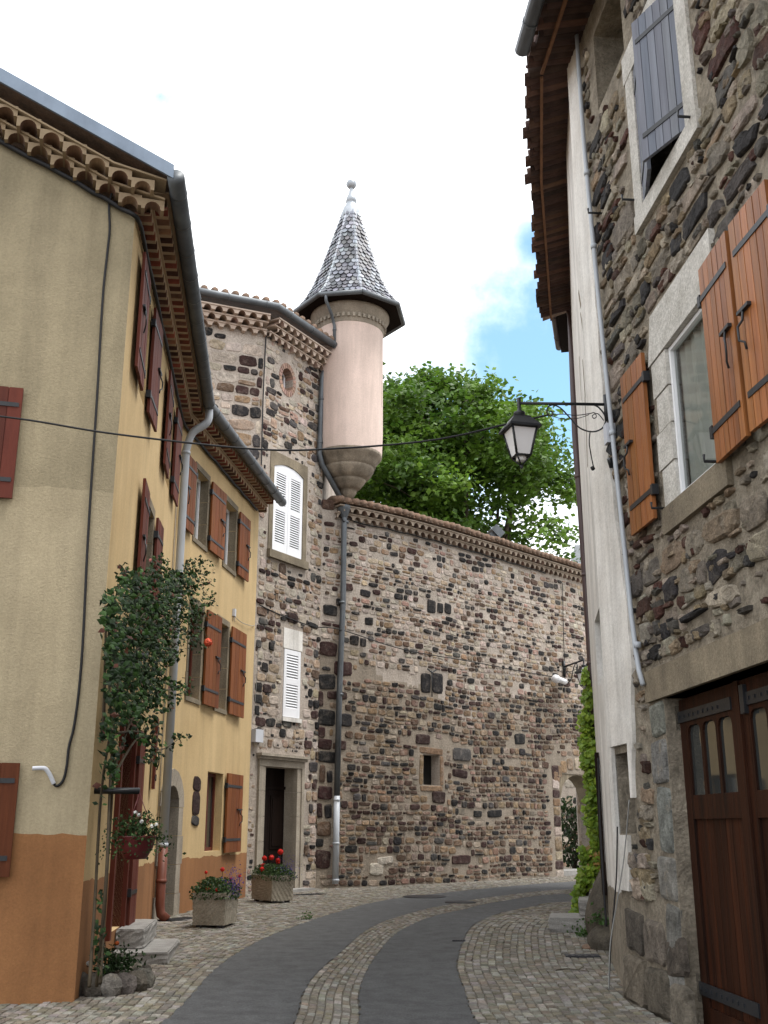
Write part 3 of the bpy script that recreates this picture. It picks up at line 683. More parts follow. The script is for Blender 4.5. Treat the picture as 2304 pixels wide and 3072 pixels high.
mb = MB(); a = vs[0]; b = vs[1]; n_ = Vector((.26, -.965, 0))
hexa(mb, [a + n_ * .0 + Vector((0, 0, -.05)), b + Vector((0, 0, -.05)), b + n_ * .03 + Vector((0, 0, -.05)), a + n_ * .03 + Vector((0, 0, -.05)),
          a + Vector((0, 0, .115)), b + Vector((0, 0, .115)), b + n_ * .03 + Vector((0, 0, .115)), a + n_ * .03 + Vector((0, 0, .115))])
mb.build('verge_flashing', m_verge, yh)
pk = LS.uv(548, 1330); sk = L1.len - .05
o_ = .11
pipe(yh, smooth_path([LS.P(sk + .05, 8.14, .45), LS.P(sk + .03, 7.9, .43), LS.P(sk, 7.7, .2), LS.P(sk, 7.4, o_)], 6) + [LS.P(sk, 4.8, o_), LS.P(sk, 1.22, o_)], .065, m_pipe, [LS.P(sk, 7.35, o_), LS.P(sk, 4.72, o_), LS.P(sk, 1.25, o_)])
pipe(yh, [LS.P(sk, 1.22, o_), LS.P(sk, .42, o_), LS.P(sk, .30, o_ + .02), LS.P(sk + .0, .22, o_ + .12)], .07, m_redpipe, [LS.P(sk, .75, o_)], name='downpipe_shoe')
mb = MB(); a = L1.uv(410, 2474); fbox(mb, (L1.P(a[0], 0, 0), L1.T(a[0]), Vector((0, 0, 1)), L1.Nn(a[0])), -.13, .13, 1.22, 1.55, .004, .1)
fbox(mb, (L1.P(a[0], 0, 0), L1.T(a[0]), Vector((0, 0, 1)), L1.Nn(a[0])), -.14, .14, 1.55, 1.6, .004, .13); mb.build('letter_box', m_wood_red, yh)

# cables on the yellow house
def cable(pts, r, label, mat=m_cable, name='cable', group=None, n=6, sm=True):
    mb = MB(); tube(mb, smooth_path(pts, 8) if sm else pts, r, n); return mb.build(name, mat, label=label, category='cable', group=group)
lnP = lambda u, v, o=.02: LN.P(*LN.uv(u, v), o)
cable([lnP(335, 585, .03), lnP(327, 620), lnP(329, 690), lnP(322, 760), lnP(308, 900), lnP(292, 1180), lnP(276, 1420), lnP(262, 1650), lnP(250, 1900), lnP(238, 2060), lnP(222, 2180), lnP(207, 2240), lnP(200, 2300, .025), lnP(190, 2340), lnP(172, 2358), lnP(160, 2350)], .013, 'long black cable hanging down the yellow gable beside its corner')
mb = MB(); tube(mb, smooth_path([lnP(162, 2352, .03), lnP(150, 2325, .04), lnP(138, 2308, .05), lnP(125, 2305, .05), lnP(98, 2306, .05)], 6), .02, 8)
mb.build('cable_conduit', m_meter, label='bent white plastic conduit end low on the yellow gable', category='conduit')
bd = [LN.P(LN.len - 3.2 + .16 * i, rake(LN.len - 3.2 + .16 * i) - .05 + R.uniform(-.015, .015), .05) for i in range(20)]
bd += [LN.P(LN.len, ZT - .06, .06)] + [LS.P(.15 + .28 * i, ZT - .06 + R.uniform(-.012, .012), .045) for i in range(40) if .15 + .28 * i < LS.len - .1]
cbl = cable(bd, .026, 'thick black cable bundle running under the yellow house cornice')
mb = MB()
for i, k in enumerate((5, 7, 9)):
    c = bd[k]; t_ = LN.T(1); 
    tube(mb, [c + t_ * math.cos(a) * .07 + Vector((0, 0, math.sin(a) * .07 - .06)) + LN.Nn(1) * .02 for a in [2 * math.pi * j / 14 for j in range(15)]], .005, 5)
mb.build('cable_loops', m_cable, cbl)
mb = MB()
for k in (3, 5, 7, 9):
    p = bd[k] + LN.Nn(1) * .02 + Vector((0, 0, .10)); nb_ = MB()
    for _ in range(60):
        d = Vector((R.gauss(0, 1), R.gauss(0, 1), R.gauss(0, 1))).normalized() * .05; leaf(mb, p + d, .05, (.05, .035, .02))
mb.build('bird_nest', m_leaf_g, cbl)

# ------------------------------------------------------------------ stone house with round window (centre left)
sh = thing('stone_house', 'tall rubble stone house with white louvred shutters behind the yellow house', 'house', (SC0[0], SC0[1] + 1.5, .2))
ZS = 12.42
big = S1.rect((828, 1385), (910, 1440), (902, 1680), (815, 1628)); small = S1.rect((852, 1944), (902, 1958), (895, 2156), (847, 2150))
dor = S1.rect((794, 2303), (890, 2306), (880, 2670)); dor = (dor[0], dor[1], .2, dor[3])
rnd = S1.uv(862, 1140)
HS = [(*big, .12, True), (*small, .12, True), (dor[0], dor[1], .18, dor[3], .38, True), (rnd[0] - .22, rnd[0] + .22, rnd[1] - .3, rnd[1] + .3, .3, True)]
mb = MB(); panel(mb, S0, 0, S0.len, 0, ZS + .6, [], 0, sstep=.6); panel(mb, S1, 0, S1.len, 0, ZS + .6, HS, 0, back=1, sstep=.6)
bp = Vector((SP0[0] + .15, SP0[1] + 5.5, 0)); b0 = S0.P(0, 0)
mb.add([(SP0[0], SP0[1], 0), (bp.x, bp.y, 0), (bp.x, bp.y, ZS + .6), (SP0[0], SP0[1], ZS + .6), (b0.x, b0.y, 0), (b0.x, b0.y, ZS + .6), (b0.x - 2, b0.y + 6, 0), (b0.x - 2, b0.y + 6, ZS + .6)],
       [(0, 1, 2, 3), (4, 6, 7, 5), (6, 1, 2, 7)], 0)
pad = lambda h, a, b=None: (h[0] - a, h[1] + a, h[2] - (b or a), h[3] + (b or a))
HSp = [pad(big, .17, .22), pad(small, .05, .02), (dor[0] - .27, dor[1] + .27, 0, dor[3] + .3), (small[0] - .02, small[1] + .02, small[3], small[3] + .5)]
rs_ = lambda a, b, w_, h: math.hypot((a - rnd[0]) / .42, (b - rnd[1]) / .5) < 1.1
masonry(mb, S1, .02, S1.len, .15, ZS, HSp, (.12, .27), (.12, .36), pal_house, .024, 2, skip=rs_, miss=.05, rough=.09)
masonry(mb, S1, .02, S1.len, .15, ZS, HSp, (.08, .13), (.07, .16), pal_house, .012, 2, skip=lambda a, b, w_, h: rs_(a, b, w_, h) or R.random() < .5)
masonry(mb, S0, 1.2, S0.len - .02, 5.5, ZS, [], (.16, .34), (.16, .52), pal_house, .024, 2, miss=.05, rough=.09)
mb.build('wall', [m_mortar, m_dark, m_stone], sh)
genoise(sh, S0, 1.0, S0.len, lambda s: ZS - .02, 3, m_gen_p, tile=.26, rowh=.10, proj=.13, r=.085, cols=((.30, .225, .175), (.24, .175, .135), (.34, .26, .21)), dark=(.20, .14, .11))
genoise(sh, S1, 0, S1.len + .05, lambda s: ZS - .02, 3, m_gen_p, tile=.26, rowh=.10, proj=.13, r=.085, cols=((.30, .225, .175), (.24, .175, .135), (.34, .26, .21)), dark=(.20, .14, .11))
SS = Wall([tuple(S0.p[0]), SC0, SP0])
zg = 13.0
gutter(sh, [SS.P(.8, zg, .48), SS.P(S0.len, zg, .48), SS.P(SS.len + .12, zg, .48)], .085, m_zinc, .9)
mb = MB(); a, b, c = SS.P(0, zg + .03, .45), SS.P(S0.len, zg + .03, .45), SS.P(SS.len + .15, zg + .03, .45); up_ = Vector((-1.6, 4.6, 1.55))
vs = [a, b, c, a + up_, b + up_, c + up_]; vs += [v - Vector((0, 0, .08)) for v in vs]
mb.add(vs, [(0, 1, 4, 3), (1, 2, 5, 4), (6, 9, 10, 7), (7, 10, 11, 8), (0, 6, 7, 1), (1, 7, 8, 2), (2, 8, 11, 5), (0, 3, 9, 6), (3, 4, 10, 9), (4, 5, 11, 10)])
srf = mb.build('roof', m_terra, sh)
mb = MB(); k = .5
while k < SS.len + .1:
    p = SS.P(k, zg + .10 + R.uniform(-.01, .015), .47); tube(mb, [p, p + up_ * .5], .085, 8); k += .235
mb.build('roof_tiles', m_terra, srf)
# louvred shutters
def louvre(par, W_, s0, s1, z0, z1, o, n_rail=2, arch=0.0, slats=(11, 15), handle=True):
    mb = MB(); f = .075 * min(1.3, (s1 - s0) / .42); ax = lambda s: z1
    wbox(mb, W_, s0 + .003, s0 + f, z0, z1, o, o + .035); wbox(mb, W_, s1 - f, s1 - .003, z0, z1, o, o + .035)
    zs = [z0, z0 + (z1 - z0) * .52, z1]
    wbox(mb, W_, s0 + f, s1 - f, z0, z0 + f * 1.9, o, o + .033); wbox(mb, W_, s0 + f, s1 - f, zs[1] - f * .6, zs[1] + f * .6, o, o + .033); wbox(mb, W_, s0 + f, s1 - f, z1 - f * 1.1, z1, o, o + .033)
    for a, b in ((z0 + f * 1.9, zs[1] - f * .6), (zs[1] + f * .6, z1 - f * 1.1)):
        n = max(6, int((b - a) / .055))
        for i in range(n):
            zc = a + (b - a) * (i + .5) / n; h = (b - a) / n * .36
            p = [W_.P(s0 + f, zc - h, o + .034), W_.P(s1 - f, zc - h, o + .034), W_.P(s1 - f, zc + h, o + .006), W_.P(s0 + f, zc + h, o + .006)]
            p2 = [x - Vector((0, 0, .009)) for x in p]; hexa(mb, p2[:4] + p[:4])
    s = mb.build('louvred_shutter', m_white, par)
    return s
mz = (big[0] + big[1]) / 2
for s0, s1 in ((big[0] + .01, mz - .003), (mz + .003, big[1] - .01)): louvre(sh, S1, s0, s1, big[2] + .01, big[3] - .12, -.035)
mb = MB(); N_ = 12                                                       # arched heads above the leaves and the stone arch round them
for i in range(N_):
    a, b = big[0] + (big[1] - big[0]) * i / N_, big[0] + (big[1] - big[0]) * (i + 1) / N_
    zz = lambda s: big[3] + .02 - .14 * ((s - mz) / (mz - big[0])) ** 2
    p = [S1.P(a, big[3] - .121, -.03), S1.P(b, big[3] - .121, -.03), S1.P(b, big[3] - .121, .0), S1.P(a, big[3] - .121, .0), S1.P(a, zz(a), -.03), S1.P(b, zz(b), -.03), S1.P(b, zz(b), 0), S1.P(a, zz(a), 0)]
    hexa(mb, p)
mb.build('shutter_head', m_white, sh)
mb = MB()
wbox(mb, S1, big[0] - .15, big[0] - .004, big[2] - .02, big[3] - .12, -.1, .02); wbox(mb, S1, big[1] + .004, big[1] + .15, big[2] - .02, big[3] - .12, -.1, .02)
for i in range(N_):
    a, b = big[0] - .15 + (big[1] - big[0] + .3) * i / N_, big[0] - .15 + (big[1] - big[0] + .3) * (i + 1) / N_
    za, zb = [max(big[3] - .12, big[3] + .024 - .14 * ((s - mz) / (mz - big[0])) ** 2) for s in (a, b)]
    hexa(mb, [S1.P(a, za, -.1), S1.P(b, zb, -.1), S1.P(b, zb, .02), S1.P(a, za, .02), S1.P(a, big[3] + .24, -.1), S1.P(b, big[3] + .24, -.1), S1.P(b, big[3] + .24, .02), S1.P(a, big[3] + .24, .02)])
wbox(mb, S1, big[0] - .17, big[1] + .17, big[2] - .2, big[2] - .022, -.1, .09)
mb.build('window_surround', m_dress_d, sh)
louvre(sh, S1, small[0] + .005, small[1] - .005, small[2] + .01, small[3] - .01, -.02)
mb = MB(); wbox(mb, S1, small[0] - .03, small[1] + .05, small[3] + .01, small[3] + .46, -.1, .012); wbox(mb, S1, small[0] - .03, small[1] + .04, small[2] - .09, small[2] - .002, -.1, .05)
mb.build('window_surround', m_plaster, sh)
mb = MB(); n = 22                                                        # brick ring of the round window
for i in range(n):
    a0, a1 = 2 * math.pi * i / n + .03, 2 * math.pi * (i + 1) / n - .03
    pt = lambda a, r, o: S1.P(rnd[0] + math.cos(a) * r * .8, rnd[1] + math.sin(a) * r, o)
    hexa(mb, [pt(a0, .29, -.3), pt(a1, .29, -.3), pt(a1, .29, .015), pt(a0, .29, .015), pt(a0, .42, -.3), pt(a1, .42, -.3), pt(a1, .42, .015), pt(a0, .42, .015)], 0, jit((.33, .215, .165), .2))
mb.build('round_window_surround', m_terra_m, sh)
casement(sh, S1, rnd[0] - .2, rnd[0] + .2, rnd[1] - .27, rnd[1] + .27, .26, m_white, 1, .05)
# door
s0, s1, z0, z1 = dor; mb = MB()
for i in range(2):
    a, b = s0 + (s1 - s0) * i / 2 + .004, s0 + (s1 - s0) * (i + 1) / 2 - .004
    wbox(mb, S1, a, b, z0, z1 - .42, -.36, -.31)
    for c, d in ((.12, .75), (.85, 1.95)):
        wbox(mb, S1, a + .07, b - .07, z0 + c, z0 + d, -.311, -.295); wbox(mb, S1, a + .12, b - .12, z0 + c + .06, z0 + d - .06, -.296, -.282)
wbox(mb, S1, s0, s1, z1 - .41, z1, -.36, -.32)
dd = mb.build('door', m_wood_dark, sh)
mb = MB(); wbox(mb, S1, s0, s1, z1 - .44, z1 - .38, -.33, -.28); mb.build('transom', m_wood_dark, dd)
mb = MB()
for e in (s0, s1):
    sg = -1 if e == s0 else 1; k = 5
    for i in range(k):
        a, b = z0 + (z1 - z0) * i / k + .004, z0 + (z1 - z0) * (i + 1) / k - .004
        x0, x1 = sorted((e - sg * .004, e + sg * .14)); wbox(mb, S1, x0, x1, a, b, -.3, .03)
        x0, x1 = sorted((e + sg * .14, e + sg * .24)); wbox(mb, S1, x0, x1, a, b, -.1, .055)
wbox(mb, S1, s0 - .24, s1 + .24, z1 + .004, z1 + .14, -.3, .05); wbox(mb, S1, s0 - .28, s1 + .28, z1 + .145, z1 + .20, -.1, .10); wbox(mb, S1, s0 - .31, s1 + .31, z1 + .205, z1 + .26, -.1, .15)
mb.build('door_surround', m_dress, sh)
mb = MB(); wbox(mb, S1, s0 - .3, s1 + .3, .1, .26, .0, .34); mb.build('doorstep', m_granite, sh)
# cables, meter box and downpipes of the stone house
s1P = lambda u, v, o=.03: S1.P(*S1.uv(u, v), o)
cable([s1P(949, 1100), s1P(900, 1062), s1P(850, 1040), s1P(800, 1012), s1P(794, 1030), s1P(786, 1200), s1P(782, 1350)] + [s1P(780, 1450)], .016, 'black cable edging the corner of the stone house below the cornice')
zj, jp = 9.05, None
P = lambda u, v, Y: at_y(u, v, Y)
dp = [SS.P(SS.len + .02, zg - .05, .48), SS.P(SS.len - .0, zg - .35, .40), SS.P(SS.len - .2, zg - .62, .12), SS.P(SS.len - .22, zg - .85, .09)]
wq = W.uv(1025, 1540)
pb_ = [s1P(958, 1150, .09), s1P(950, 1370, .09), s1P(965, 1410, .09), W.P(wq[0], wq[1] + .35, .12), W.P(wq[0], wq[1] + .1, .12)]
pipe(sh, smooth_path([SS.P(SS.len + .02, zg - .05, .48), s1P(972, 1095, .35), s1P(960, 1120, .12), s1P(957, 1160, .09)], 5) + [s1P(949, 1365, .09), s1P(957, 1395, .09), W.P(wq[0] - .03, wq[1] + .22, .12)], 0.066, m_zinc, [s1P(955, 1200, .09), s1P(951, 1330, .09)])
W1 = lambda u, v, o=.1: W.P(*W.uv(u, v), o)
pipe(sh, [W.P(wq[0], wq[1] + .12, .12), W.P(wq[0], wq[1] - .2, .12), W1(1022, 1800, .11), W1(1010, 2100, .11), W.P(W.uv(1003, 2390)[0], W.uv(1003, 2390)[1], .11)], 0.068, m_zinc, [W1(1030, 1570, .115), W1(1019, 1810, .11), W1(1013, 2085, .11)])
pipe(sh, [W1(1003, 2388, .11), W.P(W.uv(998, 2640)[0], .3, .11)], 0.07, m_pipe, [W1(1002, 2400, .11), W1(1000, 2530, .11), W1(999, 2640, .11)])
mb = MB(); lathe(mb, W.P(wq[0], 0, .12), [(.06, wq[1] - .16), (.09, wq[1] - .1), (.15, wq[1] + .06), (.165, wq[1] + .1), (.165, wq[1] + .16), (.15, wq[1] + .17), (.0, wq[1] + .17)], 16)
mb.build('rainwater_hopper', m_zinc, sh)
cable([s1P(952, 1110, .05), s1P(975, 1150, .1), s1P(968, 1250, .1), s1P(962, 1340, .1), W.P(wq[0] - .25, wq[1] + .6, .1), W.P(wq[0] - .12, wq[1] + .15, .12), W.P(wq[0] - .08, wq[1] - .25, .2), W.P(wq[0] + .15, 8.72, .1)] + [W.P(wq[0] + .4 + i * .45, 8.69 - .02 * (i % 2), .05) for i in range(18)], .016, 'black cable looping past the hopper and along under the curtain wall tiles')
mb = MB(); s_, z_ = S1.uv(764, 2208); fbox(mb, (S1.P(s_, z_, 0), S1.T(s_), Vector((0, 0, 1)), S1.Nn(s_)), -.13, .13, -.13, .13, .01, .13)
mb.build('meter_box', m_meter, label='small pale grey meter box where the stone house meets the yellow house', category='meter box')
cable([s1P(775, 1815), s1P(850, 1850), s1P(930, 1880, .1), W1(1015, 1893, .16), W1(1200, 1950, .12), W1(1400, 1985, .1), W1(1560, 2015, .08), W1(1680, 2035, .05)], .012, 'thin black wire strung across the lower stone walls to the far lamp')
cable([L2.P(*L2.uv(700, 1850), .03), L2.P(*L2.uv(722, 1868), .03), L2.P(*L2.uv(752, 1878), .03), s1P(772, 1880, .04), s1P(768, 2000, .04), s1P(757, 2150, .04)], .006, 'thin grey wire crossing from the yellow house to the meter box', mat=m_greywire)

# ------------------------------------------------------------------ turret
tcx, tcy = -.88, 24.62
tu = thing('turret', 'round pink corbelled turret with pointed fish-scale slate roof on the stone house corner', 'turret', (tcx, tcy, 9.1))
mb = MB(); lathe(mb, (tcx, tcy), [(.83, 10.33), (.85, 10.9), (.855, 13.68)], 48); mb.build('shaft', m_pink, tu)
mb = MB(); lathe(mb, (tcx, tcy), [(.0, 9.170), (.06, 9.186), (.13, 9.249), (.20, 9.360), (.21, 9.439), (.255, 9.447), (.31, 9.502), (.40, 9.613), (.43, 9.676), (.42, 9.688), (.47, 9.700), (.55, 9.787), (.625, 9.913), (.64, 9.976), (.63, 9.988), (.66, 10.000), (.69, 10.087), (.77, 10.198), (.825, 10.261), (.83, 10.324), (.80, 10.340)], 48)
mb.build('corbel', m_corbel, tu)
mb = MB(); lathe(mb, (tcx, tcy), [(.85, 13.62), (.875, 13.64), (.875, 13.70), (.89, 13.71), (.89, 13.84), (.92, 13.86), (.98, 13.98), (1.02, 14.04), (1.02, 14.14), (.9, 14.16)], 48)
tco = mb.build('cornice', m_dress, tu)
mb = MB()
for i in range(44):
    a = 2 * math.pi * i / 44; F_ = (Vector((tcx + math.sin(a) * .89, tcy - math.cos(a) * .89, 13.73)), Vector((math.cos(a), math.sin(a), 0)), Vector((0, 0, 1)), Vector((math.sin(a), -math.cos(a), 0)))
    fbox(mb, F_, -.032, .032, 0, .1, -.01, .05)
mb.build('dentils', m_dress, tco)
A0 = rad(14); OC = [(1.40, 14.2), (1.17, 14.50), (.96, 14.93), (.74, 15.52), (.54, 16.15), (.36, 16.74), (.23, 17.15)]
mb = MB(); lathe(mb, (tcx, tcy), [(.3, 14.10), (1.42, 14.12)] + [(r - .02, z) for r, z in OC] + [(.1, 17.3)], 8, a0=A0, smooth=False)
trf = mb.build('roof', m_wood_dark, tu)
def prof(z):
    for (r0, z0), (r1, z1) in zip(OC[:-1], OC[1:]):
        if z <= z1: return r0 + (r1 - r0) * (z - z0) / (z1 - z0)
    return OC[-1][0]
mb = MB(); mh = MB(); z = 14.2
SL = [(.15, .16, .19), (.09, .095, .115), (.20, .215, .25), (.05, .053, .062), (.26, .275, .31), (.13, .13, .14)]
while z < 17.1:
    dz = .135; r0, r1 = prof(z), prof(z + dz * 1.5)
    for f in range(8):
        a0, a1 = A0 + math.pi * f / 4, A0 + math.pi * (f + 1) / 4
        v = lambda a, r, zz: Vector((tcx + math.sin(a) * r, tcy - math.cos(a) * r, zz))
        p0, p1, q0, q1 = v(a0, r0, z), v(a1, r0, z), v(a0, r1, z + dz * 1.5), v(a1, r1, z + dz * 1.5)
        nn = (p1 - p0).cross(q0 - p0).normalized(); am = (a0 + a1) / 2
        if nn.dot(Vector((math.sin(am), -math.cos(am), 0))) < 0: nn = -nn
        n = max(1, round((p1 - p0).length / .15)); off = .5 * (int(round((z - 14.2) / .135)) % 2)
        for i in range(-1 if off else 0, n):
            t0, t1 = (i + off) / n, (i + 1 + off) / n
            t0, t1 = max(t0, 0), min(t1, 1)
            if t1 - t0 < .1 / n: continue
            t0 += .06 / n; t1 -= .06 / n; bl = lambda t, k: p0.lerp(p1, t).lerp(q0.lerp(q1, t), k)
            lift = nn * R.uniform(.028, .05)
            poly = [bl(t0, .98) + nn * .004, bl(t0, .34) + lift * .8, bl(t0 + (t1 - t0) * .18, .12) + lift, bl((t0 + t1) / 2, .0) + lift, bl(t1 - (t1 - t0) * .18, .12) + lift, bl(t1, .34) + lift * .8, bl(t1, .98) + nn * .004]
            lo_ = [x - nn * .016 for x in poly]
            mb.add(poly + lo_, [(0, 1, 2, 3, 4, 5, 6)] + [(k, (k + 1) % 7, 7 + (k + 1) % 7, 7 + k) for k in range(7)], 0, jit(R.choice(SL), .22))
        hw = .055; nr = Vector((math.sin(a0), -math.cos(a0), .35)).normalized()
        t_ = (p1 - p0).normalized(); tb = (v(a0 - math.pi / 4, r0, z) - p0).normalized()
        hexa(mh, [p0 + tb * hw * 1.2 + nr * .02, p0 + nr * .045, p0 + t_ * hw * 1.2 + nr * .02, p0 + nr * .0, q0 + tb * hw * 1.2 + nr * .005, q0 + nr * .02, q0 + t_ * hw * 1.2 + nr * .005, q0 - nr * .01], 0, jit((.32, .35, .39), .15))
    z += dz
mb.build('slates', m_slate, trf); mh.build('hip_slates', m_slate, trf)
mb = MB(); n8 = [Vector((tcx + math.sin(A0 + math.pi * k / 4) * 1.43, tcy - math.cos(A0 + math.pi * k / 4) * 1.43, 14.15)) for k in range(9)]
tube(mb, n8, .065, 8); mb.build('gutter', m_zinc, tu)
mb = MB(); lathe(mb, (tcx, tcy), [(.27, 17.03), (.265, 17.09), (.25, 17.23), (.20, 17.39), (.14, 17.49), (.125, 17.55), (.15, 17.57), (.13, 17.68), (.075, 17.83), (.05, 17.97), (.045, 18.03), (.0, 18.07)], 24)
fin = mb.build('lead_cap', m_zinc_l, tu)
mb = MB(); lathe(mb, (tcx, tcy), [(0, 17.99)] + [(.135 * math.sin(math.pi * i / 12), 18.13 - .135 * math.cos(math.pi * i / 12)) for i in range(1, 12)] + [(0, 18.27)], 20)
for i in range(8):
    a = 2 * math.pi * i / 8; tube(mb, [Vector((tcx + math.sin(a) * .137 * math.sin(t), tcy - math.cos(a) * .137 * math.sin(t), 18.13 - .137 * math.cos(t))) for t in [math.pi * j / 10 for j in range(11)]], .008, 5)
mb.build('ball_finial', m_zinc_l, tu)
mb = MB(); tube(mb, [(tcx, tcy, 18.23), (tcx, tcy, 19.23)], .008, 5, r1=.004); mb.build('lightning_rod', m_greywire, tu)
an = rad(-24); dpt = lambda r, z: Vector((tcx + math.sin(an) * r, tcy - math.cos(an) * r, z))
pipe(tu, [dpt(1.38, 14.12), dpt(1.36, 13.98), dpt(1.05, 13.75), dpt(.88, 13.5), dpt(.87, 12.9)], .04, m_zinc, [dpt(.88, 13.4)])
an = rad(86); mb = MB()                                                  # narrow slit windows on the right flank
for zz in (11.9,):
    F_ = (Vector((tcx + math.sin(an) * .80, tcy - math.cos(an) * .80, zz)), Vector((math.cos(an), math.sin(an), 0)), Vector((0, 0, 1)), Vector((math.sin(an), -math.cos(an), 0)))
    fbox(mb, F_, -.18, .18, -.35, .35, -.02, .035)
mb.build('slit_window', m_dress_d, tu)

# ------------------------------------------------------------------ curtain wall with tiled coping, arch
cw = thing('curtain_wall', 'high curved rubble wall of dark and tan stones with tiled coping along the far side of the street', 'wall', (2.6, 28.2, .2))
ZW = 8.72
ar = W.uv(1690, 2600)[0]; arch = (ar, ar + 1.9, -.1, 2.95, .6, False); nic = W.rect((1270, 2266), (1318, 2266), (1318, 2354), (1270, 2354))
HW = [arch, (*nic, .28, True)]
lowz = lambda s: 4.9 + .5 * math.sin(s * .8 + 1) + .28 * math.sin(s * 2.3) + .12 * math.sin(s * 6.1)   # top of the older, browner masonry, also darkened in colour for shade
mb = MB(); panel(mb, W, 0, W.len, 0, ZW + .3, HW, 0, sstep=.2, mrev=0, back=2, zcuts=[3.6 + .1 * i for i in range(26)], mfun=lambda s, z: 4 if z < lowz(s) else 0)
panel(mb, W, 0, W.len, 0, ZW + .3, [(arch[0], arch[1], -.1, 2.95, 0, False)], 0, o=-.6, sstep=.8)
wbox(mb, W, 0, W.len, ZW + .28, ZW + .32, -.6, .0, 0, step=.8)
SPC = []                                                                 # large dark quoins and blocks seen in the wall
def r6(a, b, c, d): return (700 + a * .3617, 2000 + b * .3617, 700 + c * .3617, 2000 + d * .3617)
def r5(a, b, c, d): return (700 + a * .3617, 1300 + b * .3617, 700 + c * .3617, 1300 + d * .3617)
for bx, c in [(r6(705, 65, 845, 185), BLACK), (r6(835, -40, 985, 70), DRED), (r5(715, 1735, 860, 1840), DRED), (r6(700, 205, 745, 330), DRED), (r6(775, 210, 945, 265), DRED), (r6(700, 360, 845, 490), BLACK), (r6(880, 390, 985, 495), BLACK),
              (r6(695, 500, 760, 590), DRED), (r6(700, 600, 815, 685), DRED), (r6(875, 615, 935, 690), DRED), (r6(700, 705, 885, 795), BLACK), (r6(715, 815, 760, 960), BROWN), (r6(775, 860, 820, 965), BLACK), (r6(700, 990, 820, 1105), DRED),
              (r6(690, 1130, 735, 1255), DRED), (r6(755, 1140, 815, 1260), BLACK), (r6(690, 1285, 810, 1405), BROWN), (r6(680, 1425, 745, 1495), BLACK), (r6(670, 1520, 805, 1675), DRED), (r5(745, 1430, 865, 1505), BLACK), (r5(850, 1375, 935, 1430), BLACK),
              (r5(915, 1250, 990, 1300), DRED), (r5(1050, 1305, 1135, 1350), BLACK), (r5(1090, 1530, 1155, 1590), BLACK), (r5(730, 560, 840, 625), BROWN), (r5(965, 1680, 1040, 1755), BLACK), (r5(1050, 1700, 1100, 1770), BLACK),
              ((1262, 2020, 1292, 2078), BLACK), ((1296, 2020, 1328, 2080), BLACK), ((1281, 1802, 1306, 1838), BLACK), ((1311, 1810, 1328, 1838), BLACK), ((1333, 1812, 1352, 1840), BLACK), ((1246, 2204, 1290, 2232), DRED), ((1357, 2245, 1412, 2282), GREYB),
              ((1357, 2310, 1402, 2332), DRED), ((1355, 2566, 1412, 2592), DRED), ((1462, 2430, 1505, 2452), BLACK), ((1420, 2432, 1444, 2452), BLACK), ((1296, 2374, 1336, 2410), DRED), ((1543, 2202, 1574, 2232), BLACK), ((1130, 2570, 1180, 2592), PALE), ((1108, 2588, 1150, 2625), PALE)]:
    SPC.append((*W.rect((bx[0], bx[1]), (bx[2], bx[1]), (bx[2], bx[3]), (bx[0], bx[3])), c))
avoid = [(a, b, c, d) for a, b, c, d, e in SPC] + [(W.uv(1084, 2030)[0], W.uv(1250, 2040)[0], W.uv(1150, 2040)[1], W.uv(1150, 2018)[1])] + [(arch[0] - .42, arch[1] + .4, -1, 3.4), (nic[0] - .14, nic[1] + .14, nic[2] - .16, nic[3] + .18)]
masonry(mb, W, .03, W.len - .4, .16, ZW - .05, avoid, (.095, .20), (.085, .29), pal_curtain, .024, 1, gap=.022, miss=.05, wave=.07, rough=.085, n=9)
for a, b, c, d, col in SPC: stone(mb, W, (a + b) / 2, (c + d) / 2, max(.1, b - a), max(.08, d - c), jit(col, .15), .028, 1, p=5.5, rough=.05)
zz = .0
while zz < 3.0:                                                          # dressed jamb blocks of the arch
    h = R.uniform(.22, .4); stone(mb, W, arch[0] - .19, zz + h / 2, R.uniform(.3, .4), h - .015, jit(R.choice([SAND, PALE, TAN, DRED]), .15), .02, 1, p=6, rough=.03); zz += h
for i in range(9):
    a = math.pi * (i + .5) / 9; stone(mb, W, (arch[0] + arch[1]) / 2 - math.cos(a) * 1.1, 2.75 + math.sin(a) * .5, .3, .34, jit(R.choice([SAND, TAN]), .15), .02, 1, p=5, rough=.04)
for a, b, c, d in ((nic[0] - .13, nic[0] - .01, nic[2] - .02, nic[3]), (nic[1] + .01, nic[1] + .13, nic[2] - .02, nic[3]), (nic[0] - .14, nic[1] + .14, nic[3] + .01, nic[3] + .17), (nic[0] - .12, nic[1] + .12, nic[2] - .15, nic[2] - .02)):
    stone(mb, W, (a + b) / 2, (c + d) / 2, b - a, d - c, jit(TAN, .1), .02, 1, p=7, rough=.02)
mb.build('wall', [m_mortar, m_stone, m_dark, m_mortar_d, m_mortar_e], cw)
mb = MB(); am, ah = (arch[0] + arch[1]) / 2, (arch[1] - arch[0]) / 2                       # rounded head of the arch
for i in range(10):
    a, b = arch[0] + 2 * ah * i / 10, arch[0] + 2 * ah * (i + 1) / 10; zf_ = lambda q: 2.15 + .78 * math.sqrt(max(0, 1 - ((q - am) / ah) ** 2))
    hexa(mb, [W.P(a + .004, zf_(a), -.6), W.P(b - .004, zf_(b), -.6), W.P(b - .004, zf_(b), -.02), W.P(a + .004, zf_(a), -.02), W.P(a + .004, 2.96, -.6), W.P(b - .004, 2.96, -.6), W.P(b - .004, 2.96, -.02), W.P(a + .004, 2.96, -.02)])
mb.build('arch_head', m_dress_d, cw)
